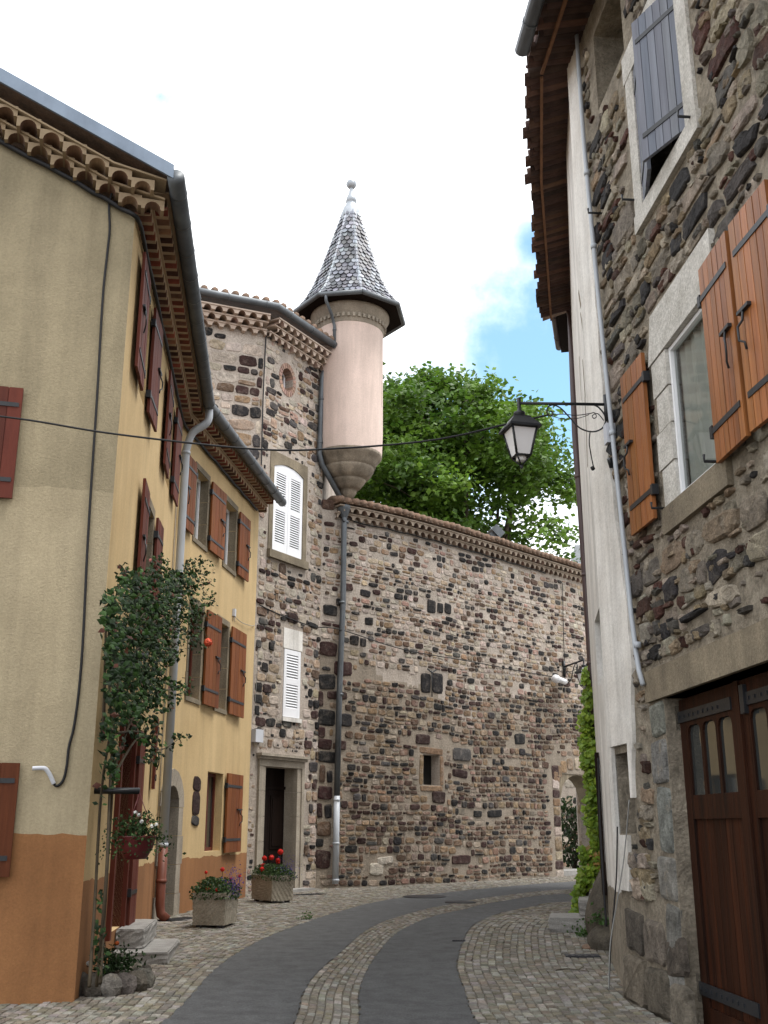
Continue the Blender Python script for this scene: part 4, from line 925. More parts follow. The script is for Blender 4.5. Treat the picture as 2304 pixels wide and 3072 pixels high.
genoise(cw, W, .35, W.len - .3, lambda s: ZW - .02, 2, m_gen_w, tile=.24, rowh=.12, proj=.12, r=.085, cols=((.24, .16, .12), (.17, .115, .085), (.28, .20, .15)), dark=(.12, .08, .06))
mb = MB()
wbox(mb, W, .3, W.len - .3, ZW + .33, ZW + .37, -.5, .30, 0, step=.6)
s_ = .35
while s_ < W.len - .4:
    j = R.uniform(-.02, .02); tube(mb, [W.P(s_, ZW + .385 + j * .5, .34 + j), W.P(s_, ZW + .50, -.1), W.P(s_, ZW + .42, -.55)], .085, 8); s_ += .215
mb.build('coping_tiles', m_terra, cw)

# behind the arch and the wall
cwt = MB(); CY = Wall([(5.2, 37.5), (11, 41)]); panel(cwt, CY, 0, CY.len, 0, 4.5, [], 0); masonry(cwt, CY, 0, CY.len, .1, 4.4, [], (.2, .34), (.2, .5), pal_house, .025, 1)
cwt.build('courtyard_wall', [m_mortar, m_stone], label='tan stone courtyard wall seen through the arch in the curtain wall', category='wall')
mb = MB(); pr_ = Wall([(5.93, 33.5), (7.4, 33.3)])
wbox(mb, pr_, 0, pr_.len, .1, 4.4, -.5, -.012); masonry(mb, pr_, .0, pr_.len, .15, 4.4, [], (.28, .42), (.4, .7), lambda s, z: (jit(R.choice([SAND, PALE, TAN]), .15), 1), .02, 1, n=8)
mb.build('stone_pier', [m_mortar, m_stone], label='pale block pier standing just inside the arch', category='pier')
mb = MB(); c = Vector((6.0, 35.0, 0))
for _ in range(900):
    d = Vector((R.gauss(0, 1), R.gauss(0, 1), R.gauss(0, 1))).normalized() * R.uniform(.3, 1) ** .5
    leaf(mb, Vector((c.x + d.x * .8, c.y + d.y * .7, 1.35 + d.z * 1.1)), R.uniform(.12, .22), jit((.035, .065, .022), .35))
bu = mb.build('bush', m_leaf, loc=(c.x, c.y, .15), label='dark green bush in the courtyard beyond the arch', category='bush')
mb = MB()
for i in range(6): tube(mb, [(c.x, c.y, .15), (c.x + R.uniform(-.3, .3), c.y + R.uniform(-.3, .3), .9), (c.x + R.uniform(-.6, .6), c.y + R.uniform(-.5, .5), 1.8)], .02, 5)
mb.build('stems', m_bark, bu)
mb = MB(); wbox(mb, W, ar, ar + 1.9, .19, .34, -.9, -.05); mb.build('stone_threshold', m_granite, label='low pale stone sill across the foot of the arch', category='step')

# floodlights and far lamp on the curtain wall
q = W.uv(1484, 1655); ft = thing('floodlight', 'box floodlight tilted up on top of the curtain wall coping', 'floodlight', tuple(W.P(q[0], ZW + .48, .05)))
t_, n_ = W.T(q[0]), W.Nn(q[0]); fwd = (n_ * .35 + t_ * .5 + Vector((0, 0, .62))).normalized(); sd_ = fwd.cross(Vector((0, 0, 1))).normalized(); upv = sd_.cross(fwd)
o = W.P(q[0], ZW + .72, .1); F_ = (o, sd_, upv, fwd); mb = MB(); fbox(mb, F_, -.24, .24, -.17, .17, -.16, .06); fbox(mb, F_, -.16, .16, -.11, .11, -.27, -.16); mb.build('housing', m_zinc, ft)
mb = MB(); fbox(mb, F_, -.21, .21, -.14, .14, .06, .075); mb.build('front_glass', m_opal, ft)
mb = MB(); tube(mb, [W.P(q[0], ZW + .4, .05), o - fwd * .1], .03, 6); mb.build('mount', m_iron, ft)
q = W.uv(1655, 2043); ft = thing('floodlight', 'white cylindrical floodlight clamped below the far lamp on the curtain wall', 'floodlight', tuple(W.P(q[0], q[1], .02)))
o = W.P(q[0], q[1], .28); d = (W.T(q[0]) * -1 + W.Nn(q[0]) * .25).normalized(); mb = MB(); tube(mb, [o - d * .42, o + d * .28], .085, 12); tube(mb, [o + d * .28, o + d * .36], .12, 12); mb.build('housing', m_white, ft)
mb = MB(); tube(mb, [o + d * .361, o + d * .366], .105, 12); mb.build('front_glass', m_opal, ft)
mb = MB(); tube(mb, [o - d * .3, W.P(q[0] + .35, q[1] + .05, .0)], .03, 6); mb.build('mount', m_iron, ft)
def lantern(par, c, k, yaw):                                            # c: underside of the arm end; k: scale
    a0 = rad(45) + yaw; O = Vector(c)
    mb = MB(); lathe(mb, O, [(.0, O.z + .06 * k), (.022 * k, O.z + .05 * k), (.018 * k, O.z - .05 * k), (.02 * k, O.z - .08 * k), (.056 * k, O.z - .10 * k), (.06 * k, O.z - .125 * k), (.034 * k, O.z - .145 * k), (.05 * k, O.z - .16 * k)], 16); mb.build('hanger', m_iron, par)
    sq = lambda r, z: [Vector((O.x + math.sin(a0 + math.pi / 2 * i) * r, O.y - math.cos(a0 + math.pi / 2 * i) * r, O.z + z * k)) for i in range(4)]
    mb = MB(); lv = [sq(.085 * 1.41 * k, -.155), sq(.085 * 1.41 * k, -.165), sq(.16 * 1.41 * k, -.262), sq(.165 * 1.41 * k, -.285), sq(.13 * 1.41 * k, -.285)]
    vs = [p for r in lv for p in r]; fs = [(0, 1, 2, 3)] + [(i * 4 + j, i * 4 + (j + 1) % 4, i * 4 + 4 + (j + 1) % 4, i * 4 + 4 + j) for i in range(4) for j in range(4)] + [(16, 17, 18, 19)]
    mb.add(vs, fs); mb.build('lantern_roof', m_iron, par)
    T, Bm = sq(.125 * 1.41 * k, -.285), sq(.072 * 1.41 * k, -.56); mb = MB()
    for j in range(4):
        tube(mb, [T[j], Bm[j]], .0115 * k, 4); tube(mb, [Bm[j], Bm[(j + 1) % 4]], .011 * k, 4); tube(mb, [T[j], T[(j + 1) % 4]], .010 * k, 4)
        tube(mb, [Bm[j], O + Vector((0, 0, -.655 * k))], .008 * k, 4)
    lathe(mb, O, [(0, O.z - .69 * k), (.016 * k, O.z - .675 * k), (.016 * k, O.z - .65 * k), (0, O.z - .64 * k)], 8); mb.build('lantern_frame', m_iron, par)
    for j in range(4):
        pn = MB(); c_ = lambda a: O + (a - O) * .985; i2 = (j + 1) % 4
        pn.add([c_(T[j]), c_(T[i2]), c_(Bm[i2]), c_(Bm[j])], [(0, 1, 2, 3)]); pn.build('lantern_pane', m_opal, par)
    mb = MB(); lathe(mb, O, [(.05 * k, O.z - .56 * k), (.05 * k, O.z - .60 * k), (.03 * k, O.z - .61 * k), (0, O.z - .61 * k)], 12); mb.build('lamp_base', m_opal, par)
def bracket(par, a, b, k):                                              # wall end a, outer end b
    a, b = Vector(a), Vector(b); d = (b - a).normalized(); L_ = (b - a).length; Z = Vector((0, 0, 1))
    mb = MB(); tube(mb, [a, b], .016 * k, 8); mb.build('bracket_arm', m_iron, par)
    mb = MB(); tube(mb, [a + Z * .1 * k, a - Z * .17 * k], .024 * k, 8); mb.build('bracket_post', m_iron, par)
    q = lambda x, z: a + d * x * L_ + Z * z * k; mb = MB()
    tube(mb, smooth_path([q(.01, -.16), q(.06, -.25), q(.18, -.29), q(.32, -.25), q(.43, -.14), q(.52, -.05), q(.60, -.015), q(.66, -.03), q(.685, -.08), q(.66, -.125), q(.625, -.12), q(.62, -.09), q(.645, -.08)], 6), .008 * k, 6)
    tube(mb, smooth_path([q(.16, -.0), q(.09, -.03), q(.03, -.1), q(.01, -.16)], 6), .008 * k, 6)
    tube(mb, smooth_path([q(.64, -.12), q(.5, -.11), q(.35, -.12), q(.2, -.10), q(.14, -.09), q(.12, -.13), q(.15, -.15), q(.165, -.12), q(.1, -.1), q(.04, -.17)], 6), .005 * k, 5)
    tube(mb, smooth_path([q(.64, -.13), q(.5, -.16), q(.33, -.15), q(.2, -.11)], 6), .004 * k, 5)
    mb.build('scroll_bracket', m_iron, par)
q = W.uv(1682, 2000); b_ = W.P(q[0] + .1, q[1], .05); lampF = thing('street_lamp', 'small far lantern on an iron scroll bracket half hidden behind the ivy', 'street lamp', tuple(b_), None)
e_ = at_y(1752, 2005, b_.y - 1.0); bracket(lampF, b_, (e_.x, e_.y, b_.z + .05), 1.7); lantern(lampF, (e_.x, e_.y, b_.z + .03), 1.25, .3)
cable([W1(1684, 1752, .04), W1(1686, 1850, .04), W1(1690, 2000, .04)], .010, 'thin black wire dropping straight down the curtain wall to the far lamp', sm=False)
mb = MB()
s_, z_ = W.uv(1292, 2045); tube(mb, [W.P(s_, z_ + .28, .04), W.P(s_, z_ - .38, .04)], .014, 6); tube(mb, [W.P(s_ - .16, z_ + .30, .05), W.P(s_, z_ + .22, .05), W.P(s_ + .16, z_ + .31, .05)], .018, 6)
mb.build('iron_hook', m_iron, label='black forked iron anchor on two basalt blocks of the curtain wall', category='wall anchor')

# ------------------------------------------------------------------ white house (right, beyond the corner)
HE = 9.95
wh = thing('white_house', 'narrow white plastered house front under deep canal tile eaves on the right', 'house', (3.2, 13.5, .1))
nw2 = RW.rect((1800, 1905), (1826, 1890), (1826, 2005), (1800, 1960)); nw2 = (RW.len - 1.5, RW.len - .28, 2.95, 3.75)
dw = (RW.len - 3.9, RW.len - 3.0, .55, 2.3)
hw_ = [(nw2[0], nw2[1], nw2[2] + .05, nw2[3] - .02, .30, True), (*dw, .15, True)]
mb = MB(); panel(mb, RW, 0, RW.len, -.1, HE + .2, hw_, 0, back=1, sstep=.15, zcuts=(.9,), mfun=lambda s, z: 2 if z < .9 else 0, wob=(.9,))
f0 = RW.P(0, 0); mb.add([(f0.x, f0.y, -.1), (f0.x + 6, f0.y + .6, -.1), (f0.x + 6, f0.y + .6, 10.1), (f0.x, f0.y, HE + .2)], [(0, 1, 2, 3)], 0)
mb.build('wall', [m_plaster, m_dark, m_mortar_d], wh)
border = [(0.0, .05), (.35, .10), (.7, .30), (1.0, .36), (1.45, .42), (1.75, .62), (2.15, .70), (2.6, .78), (3.0, .86), (3.6, .80), (4.1, .70), (5.0, .56), (6.06, .50), (7, .48), (8, .43), (9.0, .37), (10.2, .30)]
def bord(z):
    for (z0, a), (z1, b) in zip(border[:-1], border[1:]):
        if z <= z1: return a + (b - a) * (z - z0) / (z1 - z0)
    return border[-1][1]
nic_r = RS.rect((1853, 2262), (1893, 2262), (1893, 2500), (1853, 2500)); nic_r = (max(.06, nic_r[0]), nic_r[1] + .02, nic_r[2], nic_r[3])
mb = MB(); zz = .95; k = 0
while zz < HE:                                                          # plaster lapping round onto the barn front
    z2 = zz + .16; a, b = bord(zz) + .018 * math.sin(k * 1.7) + R.uniform(-.012, .012), bord(z2) + .018 * math.sin((k + 1) * 1.7)
    if k: a = last
    last = b
    def slab(x0a, x1a, x0b, x1b):
        p = [RS.P(x0a, zz, -.01), RS.P(x1a, zz, -.01), RS.P(x1a, zz, .035), RS.P(x0a, zz, .04), RS.P(x0b, z2, -.01), RS.P(x1b, z2, -.01), RS.P(x1b, z2, .035), RS.P(x0b, z2, .04)]; hexa(mb, p)
    if nic_r[2] - .05 < zz < nic_r[3] + .0:
        slab(-.03, nic_r[0], -.03, nic_r[0])
        if min(a, b) > nic_r[1] + .02: slab(nic_r[1], a, nic_r[1], b)
    else: slab(-.03, a, -.03, b)
    zz = z2; k += 1
mb.build('plaster_edge', m_plaster, wh)
mb = MB()
for u0, v0, u1, v1, wd in ((1736, 875, 1743, 920, .05), (1742, 940, 1752, 1010, .03), (1748, 1080, 1756, 1190, .025), (1755, 1190, 1763, 1400, .03), (1738, 1070, 1744, 1200, .015)):
    a, b = RW.uv(u0, v0), RW.uv(u1, v1); hexa(mb, [RW.P(b[0] - wd, b[1], .0), RW.P(b[0] + wd, b[1], .0), RW.P(b[0] + wd, b[1], .003), RW.P(b[0] - wd, b[1], .003), RW.P(a[0] - wd, a[1], .0), RW.P(a[0] + wd, a[1], .0), RW.P(a[0] + wd, a[1], .003), RW.P(a[0] - wd, a[1], .003)])
mb.build('plaster_cracks', m_dress_d, wh)
casement(wh, RW, dw[0], dw[1], dw[2], dw[3], .14, m_wood_grey, 1, .1)
mb = MB(); wbox(mb, RW, dw[1] + .02, dw[1] + .5, .75, 2.35, .01, .06); mb.build('shutter', m_wood_dark, wh)
def eave(par, W_, s0, s1, ov, z, end0=True):
    mb = MB(); s = s0
    while s < s1:                                                       # canal tile channels seen from below
        j = R.uniform(-.05, .05); zz = R.uniform(-.008, .008); n = 6; c = jit(R.choice([(.085, .045, .035), (.06, .034, .028), (.12, .065, .045), (.045, .028, .024)]), .2); vs = []
        for o, dz in ((-.1, .12), (ov + j, -.02)):
            for i in range(n + 1):
                a = math.pi * i / n; vs.append(W_.P(s - math.cos(a) * .088, z + zz + dz - math.sin(a) * .075 + .08, o))
        vs += [v + Vector((0, 0, .016)) for v in vs]; m_ = n + 1
        mb.add(vs, [(i, i + 1, m_ + i + 1, m_ + i) for i in range(n)] + [(2 * m_ + i, 3 * m_ + i, 3 * m_ + i + 1, 2 * m_ + i + 1) for i in range(n)] + [(m_ + i, m_ + i + 1, 3 * m_ + i + 1, 3 * m_ + i) for i in range(n)], 0, c)
        p = [W_.P(s + .1, z + .2 + zz, -.1), W_.P(s + .1, z + .07 + zz, ov + j - .05)]; tube(mb, p, .075, 8, 0, jit((.07, .04, .032), .2)); s += .2
    e = mb.build('eave_tiles', m_terra_m, par)
    mb = MB(); wbox(mb, W_, s0 - .1, s1, z - .035, z + .0, ov * .62, ov * .62 + .035, 0, step=3); mb.build('eave_batten', m_batten, par)
    mb = MB(); wbox(mb, W_, s0 - .1, s1, z + .22, z + .26, -.3, ov * .8, 0, step=3); mb.build('eave_board', m_wood_dark, par)
    return e
eave(wh, RW, .2, RW.len + .02, .53, HE - .02)
mb = MB(); a = [RW.P(-.3, HE + .15, .5), RS.P(.1, HE + .15, .55), RS.P(14, HE + .15, .55)]; up_ = Vector((6, 0, 2.4)); vs = a + [x + up_ for x in a]; vs += [v + Vector((0, 0, .1)) for v in vs]
mb.add(vs, [(0, 1, 4, 3), (1, 2, 5, 4), (6, 9, 10, 7), (7, 10, 11, 8), (0, 6, 7, 1), (1, 7, 8, 2), (0, 3, 9, 6), (2, 8, 11, 5)]); mb.build('roof', m_terra, wh)
# brown downpipe on its far end
rwP = lambda u, v, Y: at_y(u, v, Y)
pipe(wh, [rwP(1694, 905, 16.7), rwP(1706, 925, 16.65), rwP(1712, 950, 16.6)] + [rwP(u, v, 16.6) for u, v in ((1718, 1100), (1726, 1305), (1744, 1545), (1761, 1805), (1774, 2010), (1788, 2215), (1795, 2330))], .058, m_brownpipe, [rwP(1716, 975, 16.6), rwP(1735, 1430, 16.6), rwP(1756, 1725, 16.6), rwP(1773, 1990, 16.6)])

nh = thing('neighbour_house', 'further house beyond the white one with dark brown boxed eaves', 'house', (4.2, 20, .2))
NW = Wall([(5.1, 25.0), (3.36, 17.2)]); mb = MB(); panel(mb, NW, 0, NW.len, 0, 10.4, [], 0); mb.add([NW.P(0, 0), NW.P(0, 0) + Vector((5, 0, 0)), NW.P(0, 10.4) + Vector((5, 0, 0)), NW.P(0, 10.4)], [(0, 1, 2, 3)]); mb.build('wall', m_plaster, nh)
a0_, a1_ = at_y(1657, 1010, 21.0), at_y(1662, 905, 17.6); zc = 10.7
ne = NW.uv(1697, 1055); mb = MB()
zE = 11.35; sE = [NW.len - 3.2, NW.len]
wbox(mb, NW, sE[0], sE[1], zE - .2, zE, -.1, .30); mb.build('boxed_eave', m_wood_dark, nh)
gutter(nh, [NW.P(sE[0] - .05, zE - .05, .34), NW.P(sE[1], zE - .05, .34)], .075, m_brownpipe)
mb = MB(); wbox(mb, NW, sE[0] + .2, sE[1], 10.3, zE - .2, -.3, .0); wbox(mb, NW, sE[0], sE[1], zE, zE + .1, -3, .32); mb.build('roof', m_terra, nh)

# ------------------------------------------------------------------ barn (right foreground)
bn = thing('stone_barn', 'rough rubble stone building with garage doors filling the right foreground', 'building', (2.7, 8, 0))
gs = RS.rect((1938, 612), (2057, 352)); gsh = (rsY(8.27), rsY(7.18), 6.88, 8.32)
wn = (rsY(7.99), rsY(7.10), 4.02, 5.32); wn2 = (rsY(5.85), rsY(5.0), 4.02, 5.32); gd = (RS.uv(2040, 2168, -.115)[0] - .01, rsY(5.4), -.1, 2.52)
att = RS.rect((1782, 140), (1868, 95)); att = (att[0], att[1], 8.75, 9.7)
HB = [(*att, 1.1, True), (*gsh, .3, True), (*wn, .32, False), (*wn2, .25, True), (*gd, .22, True), (*nic_r, .3, True)]
mb = MB(); panel(mb, RS, 0, RS.len, -.1, HE + .2, HB, 0, back=2, sstep=.5)
fe = RS.P(RS.len, 0); mb.add([(fe.x, fe.y, -.1), (fe.x + 6, fe.y, -.1), (fe.x + 6, fe.y, 10.1), (fe.x, fe.y, 10.1)], [(0, 1, 2, 3)], 0)
mb.add([(fe.x + 6, fe.y, -.1), (9.5, 17, -.1), (9.5, 17, 10.1), (fe.x + 6, fe.y, 10.1)], [(0, 1, 2, 3)], 0)
avoid = [pad(att, .05), (.0, 1.72, -1, .8), (gsh[0] - .24, gsh[1] + .24, gsh[2] - .22, gsh[3] + .3), (wn[0] - .42, wn[1] + .12, wn[2] - .2, wn[3] + .48), (wn2[0] - .1, wn2[1] + .1, wn2[2] - .2, wn2[3] + .4), (gd[0] - .38, gd[1] + .3, -1, gd[3] + .27), pad(nic_r, .06)]
masonry(mb, RS, .06, 6.2, .0, HE - .1, avoid, (.13, .31), (.18, .56), pal_barn, .028, 1, gap=.04, skip=lambda a, b, w_, h: a - w_ / 2 < bord(b) - .03, n=11, rough=.17, miss=.06, wave=.08)
masonry(mb, RS, .3, 2.2, .8, 3.2, avoid, (.12, .26), (.14, .34), pal_barn, .034, 1, gap=.035, skip=lambda a, b, w_, h: a - w_ / 2 < bord(b) - .02, n=14, rough=.13, miss=.08)
masonry(mb, RS, .06, 5.6, .1, HE - .1, avoid, (.08, .14), (.08, .2), pal_barn, .028, 1, gap=.03, skip=lambda a, b, w_, h: a - w_ / 2 < bord(b) - .03 or R.random() < .45, n=9, rough=.15, miss=.1, wave=.08)
for cs, cz, w_, h, c in ((.34, .22, .56, .40, (.20, .175, .135)), (.95, .20, .62, .38, (.16, .14, .11)), (1.5, .17, .4, .32, (.23, .20, .155)), (.36, .62, .5, .36, (.13, .115, .095)), (.9, .58, .5, .34, (.21, .18, .14)), (1.4, .52, .42, .3, (.12, .10, .08))):
    stone(mb, RS, cs, cz, w_, h, jit(c, .1), .06 if cz < .4 else .035, 1, n=14, p=6, rough=.09)
z = 0.0
for h, e in ((.42, .36), (.5, .30), (.36, .38), (.55, .28), (.38, .36), (.30, .30)):           # dressed jamb of the garage door
    stone(mb, RS, gd[0] - e / 2 - .01, z + h / 2, e, h - .02, jit((.27, .26, .24), .15), .03, 1, n=14, p=8, rough=.03); z += h
mb.build('wall', [m_mortar_d, m_stone_r, m_dark], bn)
mb = MB(); wbox(mb, RS, gd[0] - .36, gd[1] + .3, gd[3] + .0, gd[3] + .26, -.2, .04); mb.build('garage_lintel', m_dress_d, bn)
mb = MB()
wbox(mb, RS, gsh[0] - .2, gsh[0], gsh[2] - .02, gsh[3], -.2, .03); wbox(mb, RS, gsh[1], gsh[1] + .22, gsh[2] - .02, gsh[3], -.2, .03); wbox(mb, RS, gsh[0] - .24, gsh[1] + .24, gsh[3] + .004, gsh[3] + .3, -.2, .034); wbox(mb, RS, gsh[0] - .2, gsh[1] + .26, gsh[2] - .2, gsh[2] - .024, -.3, .045)
mb.build('window_surround', m_white_stone, bn)
ls = plank_shutter(bn, RS, gsh[1] - .01, -1, .53, gsh[2] + .0, gsh[3] - .03, -.02, rad(24), m_wood_grey, 6, hook=False, label='blue-grey plank shutter standing ajar')
plank_shutter(bn, RS, gsh[0] + .01, 1, .53, gsh[2] + .0, gsh[3] - .03, -.02, rad(15), m_wood_grey, 6, hook=False)
mb = MB(); n = 4                                                        # whitewashed jamb blocks, big white lintel, sill
for i in range(n):
    a, b = wn[2] + (wn[3] - wn[2]) * i / n + .006, wn[2] + (wn[3] - wn[2]) * (i + 1) / n - .006; wbox(mb, RS, wn[0] - .30 - .05 * (i % 2), wn[0], a, b, -.32, .035 + .006 * (i % 2))
mb.build('window_jamb', m_white_stone, bn); mb = MB(); wbox(mb, RS, wn[1], wn[1] + .1, wn[2], wn[3], -.3, .03); mb.build('window_jamb', m_white_stone, bn)
mb = MB(); hexa(mb, [RS.P(wn[0] - .40, wn[3] + .004, -.3), RS.P(wn[1] + .2, wn[3] + .004, -.3), RS.P(wn[1] + .2, wn[3] + .004, .06), RS.P(wn[0] - .40, wn[3] + .004, .05), RS.P(wn[0] - .30, wn[3] + .44, -.3), RS.P(wn[1] + .2, wn[3] + .46, -.3), RS.P(wn[1] + .2, wn[3] + .46, .05), RS.P(wn[0] - .30, wn[3] + .44, .04)])
mb.build('window_lintel', m_white_stone, bn)
mb = MB(); wbox(mb, RS, wn[0] - .35, wn[1] + .1, wn[2] - .22, wn[2] - .004, -.3, .05); mb.build('window_sill', m_dress_d, bn)
casement(bn, RS, wn[0] + .002, wn[1] - .002, wn[2] + .002, wn[3] - .002, .04, m_white, 1, .034, pane=m_glass)
mb = MB(); k = 40; vs = []                                              # hanging net curtain
for i in range(k + 1):
    s = wn[0] + (wn[1] - wn[0]) * i / k; o = -.10 + .022 * math.sin(i * 1.25) + .012 * math.sin(i * .5)
    vs += [RS.P(s, wn[2], o), RS.P(s, wn[3], o)]
mb.add(vs, [(2 * i, 2 * i + 2, 2 * i + 3, 2 * i + 1) for i in range(k)], 0, None, True); mb.build('curtain', m_curtain, bn)
mb = MB(); wbox(mb, RS, wn[0] - .1, wn[1] + .1, wn[2] - .1, wn[3] + .1, -.36, -.33); mb.build('window_back', m_dark, bn)
plank_shutter(bn, RS, wn[0] - .46, -1, .58, 3.98, 5.50, .05, .02, m_wood_or2, 4)
plank_shutter(bn, RS, wn[1] + .03, 1, .56, 3.98, 5.52, .05, .03, m_wood_or2, 6)
plank_shutter(bn, RS, wn2[0] - .05, -1, .56, 3.98, 5.52, .05, .03, m_wood_or2, 6)
casement(bn, RS, wn2[0], wn2[1], wn2[2], wn2[3], .2, m_white, 1, .05)
# garage doors: two leaves, glazed slots over boarded panels
lw = RS.uv(2222, 2200, -.115)[0] - gd[0]
for li in range(2):
    a, b = gd[0] + .01 + li * (lw + .012), gd[0] + .01 + li * (lw + .012) + lw; z0, z1 = .02, 2.50; o0, o1 = -.17, -.115
    rails = [(1.56, 1.74), (2.28, z1), (z0, .2)]; mb = MB()
    wbox(mb, RS, a, a + .13, z0, z1, o0, o1); wbox(mb, RS, b - .13, b, z0, z1, o0, o1)
    for r0, r1 in rails: wbox(mb, RS, a + .13, b - .13, r0, r1, o0, o1 - .001)
    ns_ = 3; iw = (lw - .26) / ns_
    for i in range(ns_ + 1):
        c = a + .13 + iw * i; wbox(mb, RS, max(a + .13, c - .024), min(b - .13, c + .024), 1.74, 2.28, o0 + .003, o1 - .002)
        if i < ns_:                                                     # rounded upper corners of each slot
            x0, x1 = c + .024, c + iw - .024
            for sgn, xc in ((1, x0), (-1, x1)):
                p = [(xc, 2.28), (xc + sgn * .06, 2.28), (xc + sgn * .018, 2.262), (xc, 2.22)]
                f = [RS.P(q, zz, o1 - .003) for q, zz in p] + [RS.P(q, zz, o0 + .004) for q, zz in p]; mb.add(f, [(0, 1, 2, 3), (4, 7, 6, 5), (1, 5, 6, 2), (2, 6, 7, 3)])
    for i in range(8):
        c0, c1 = a + .13 + (lw - .26) * i / 8 + .003, a + .13 + (lw - .26) * (i + 1) / 8 - .003; k_ = R.uniform(.6, 1.7); wbox(mb, RS, c0, c1, .2, 1.56, o0 + .006, o1 - .022, 0, (k_, k_ * .95, k_ * .9))
    if li == 0: wbox(mb, RS, b - .02, b + .055, z0, z1, o1 + .001, o1 + .022)
    gdoor = mb.build('garage_door', m_wood_gar, bn)
    mb = MB(); mb.add([RS.P(a + .13, 1.74, o1 - .022), RS.P(b - .13, 1.74, o1 - .022), RS.P(b - .13, 2.28, o1 - .022), RS.P(a + .13, 2.28, o1 - .022)], [(0, 1, 2, 3)]); mb.build('pane', m_pane, gdoor)
    for zz in (2.36, .32):
        mb = MB(); x0, x1 = (a - .06, b - .12) if li == 0 else (a + .1, b)
        wbox(mb, RS, x0, x1, zz - .045, zz + .045, o1 + .0, o1 + .014); wbox(mb, RS, x0 - .02, x0 + .05, zz - .1, zz + .1, o1 - .02, o1 + .03)
        for i in range(9): wbox(mb, RS, x0 + .1 + i * .1 - .012, x0 + .1 + i * .1 + .012, zz - .012, zz + .012, o1 + .014, o1 + .022)
        mb.build('strap_hinge', m_iron, gdoor)
eave(bn, RS, .12, 6.0, .55, HE - .02)
gutter(bn, [RS.P(.35, HE - .02, .66), RS.P(9, HE - .02, .66)], .085, m_zinc, .9)
rsP = lambda u, v, o=.05: RS.P(*RS.uv(u, v), o)
gp_ = [rsP(u, v, .07) for u, v in ((1748, 100), (1753, 180), (1770, 420), (1787, 600), (1822, 958), (1845, 1180), (1868, 1389), (1893, 1620), (1916, 1840), (1932, 1960), (1940, 2010), (1953, 2055))]
pipe(bn, gp_, .023, m_pipe, [rsP(1801, 740, .07), rsP(1858, 1300, .07), rsP(1936, 1935, .07), rsP(1780, 520, .07)])
mb = MB()
for u, v in ((1805, 640), (1912, 600), (2087, 352), (2005, 1525), (2170, 1385)):
    a = rsP(u, v, .0); b = rsP(u, v, .14); tube(mb, [a, b, b + Vector((0, 0, .05))], .012, 5); mb.build('shutter_hook', m_iron, bn); mb = MB()
# lantern on its bracket
q = RS.uv(1836, 1214); a_ = RS.P(q[0], q[1], .06); r_ = ray(1557, 1211)
b_ = Vector((r_.x / r_.y * 9.6, 9.6, a_.z + .01))
lp = thing('street_lamp', 'large black lantern with opal panes on a scroll bracket beside the grey conduit', 'street lamp', tuple(a_))
bracket(lp, a_, b_, 1.0); lantern(lp, b_ - Vector((0, 0, .0)), 1.0, rad(14))
mb = MB(); fbox(mb, (RS.P(q[0] + .07, q[1] - .34, .0), RS.T(1), Vector((0, 0, 1)), RS.Nn(1)), -.05, .05, -.1, .1, .02, .11); mb.build('junction_box', m_meter, lp)
mb = MB()
for i in range(5): tube(mb, smooth_path([RS.P(q[0] + .05 + i * .015, q[1] - .43, .07), RS.P(q[0] + .02 + i * .03, q[1] - .5 - .02 * i, .09), RS.P(q[0] + .1 + i * .02, q[1] - .52, .05)], 4), .008, 5)
mb.build('wires', m_cable, lp)
lq = lambda x, z: a_ + (b_ - a_) * x + Vector((0, 0, z))
mb = MB(); tube(mb, smooth_path([lq(.2, -.28), lq(.22, -.4), lq(.205, -.55), lq(.19, -.64), lq(.185, -.66)], 5), .006, 5); tube(mb, [lq(.185, -.66), lq(.21, -.675)], .022, 8); mb.build('hanging_wire', m_cable, lp)
mb = MB(); o = rsP(1842, 1400, .02); tube(mb, [o, o + Vector((-.03, -.06, .06))], .03, 8); mb.build('cable_socket', m_iron, label='small black cable socket on the plaster edge below the big lantern', category='socket')
# overhead wire across the street
lw_ = [LN.P(LN.len - 2.05, 5.42, .03), Vector((-3.5, 9.3, 5.22)), at_y(345, 1302, 9.4), at_y(760, 1347, 9.5), at_y(1000, 1346, 9.55), at_y(1300, 1320, 9.58), at_y(1530, 1270, 9.6), lq(.67, -.12)]
cable(lw_, .010, 'black overhead wire slung across the street from the yellow gable to the big lantern')
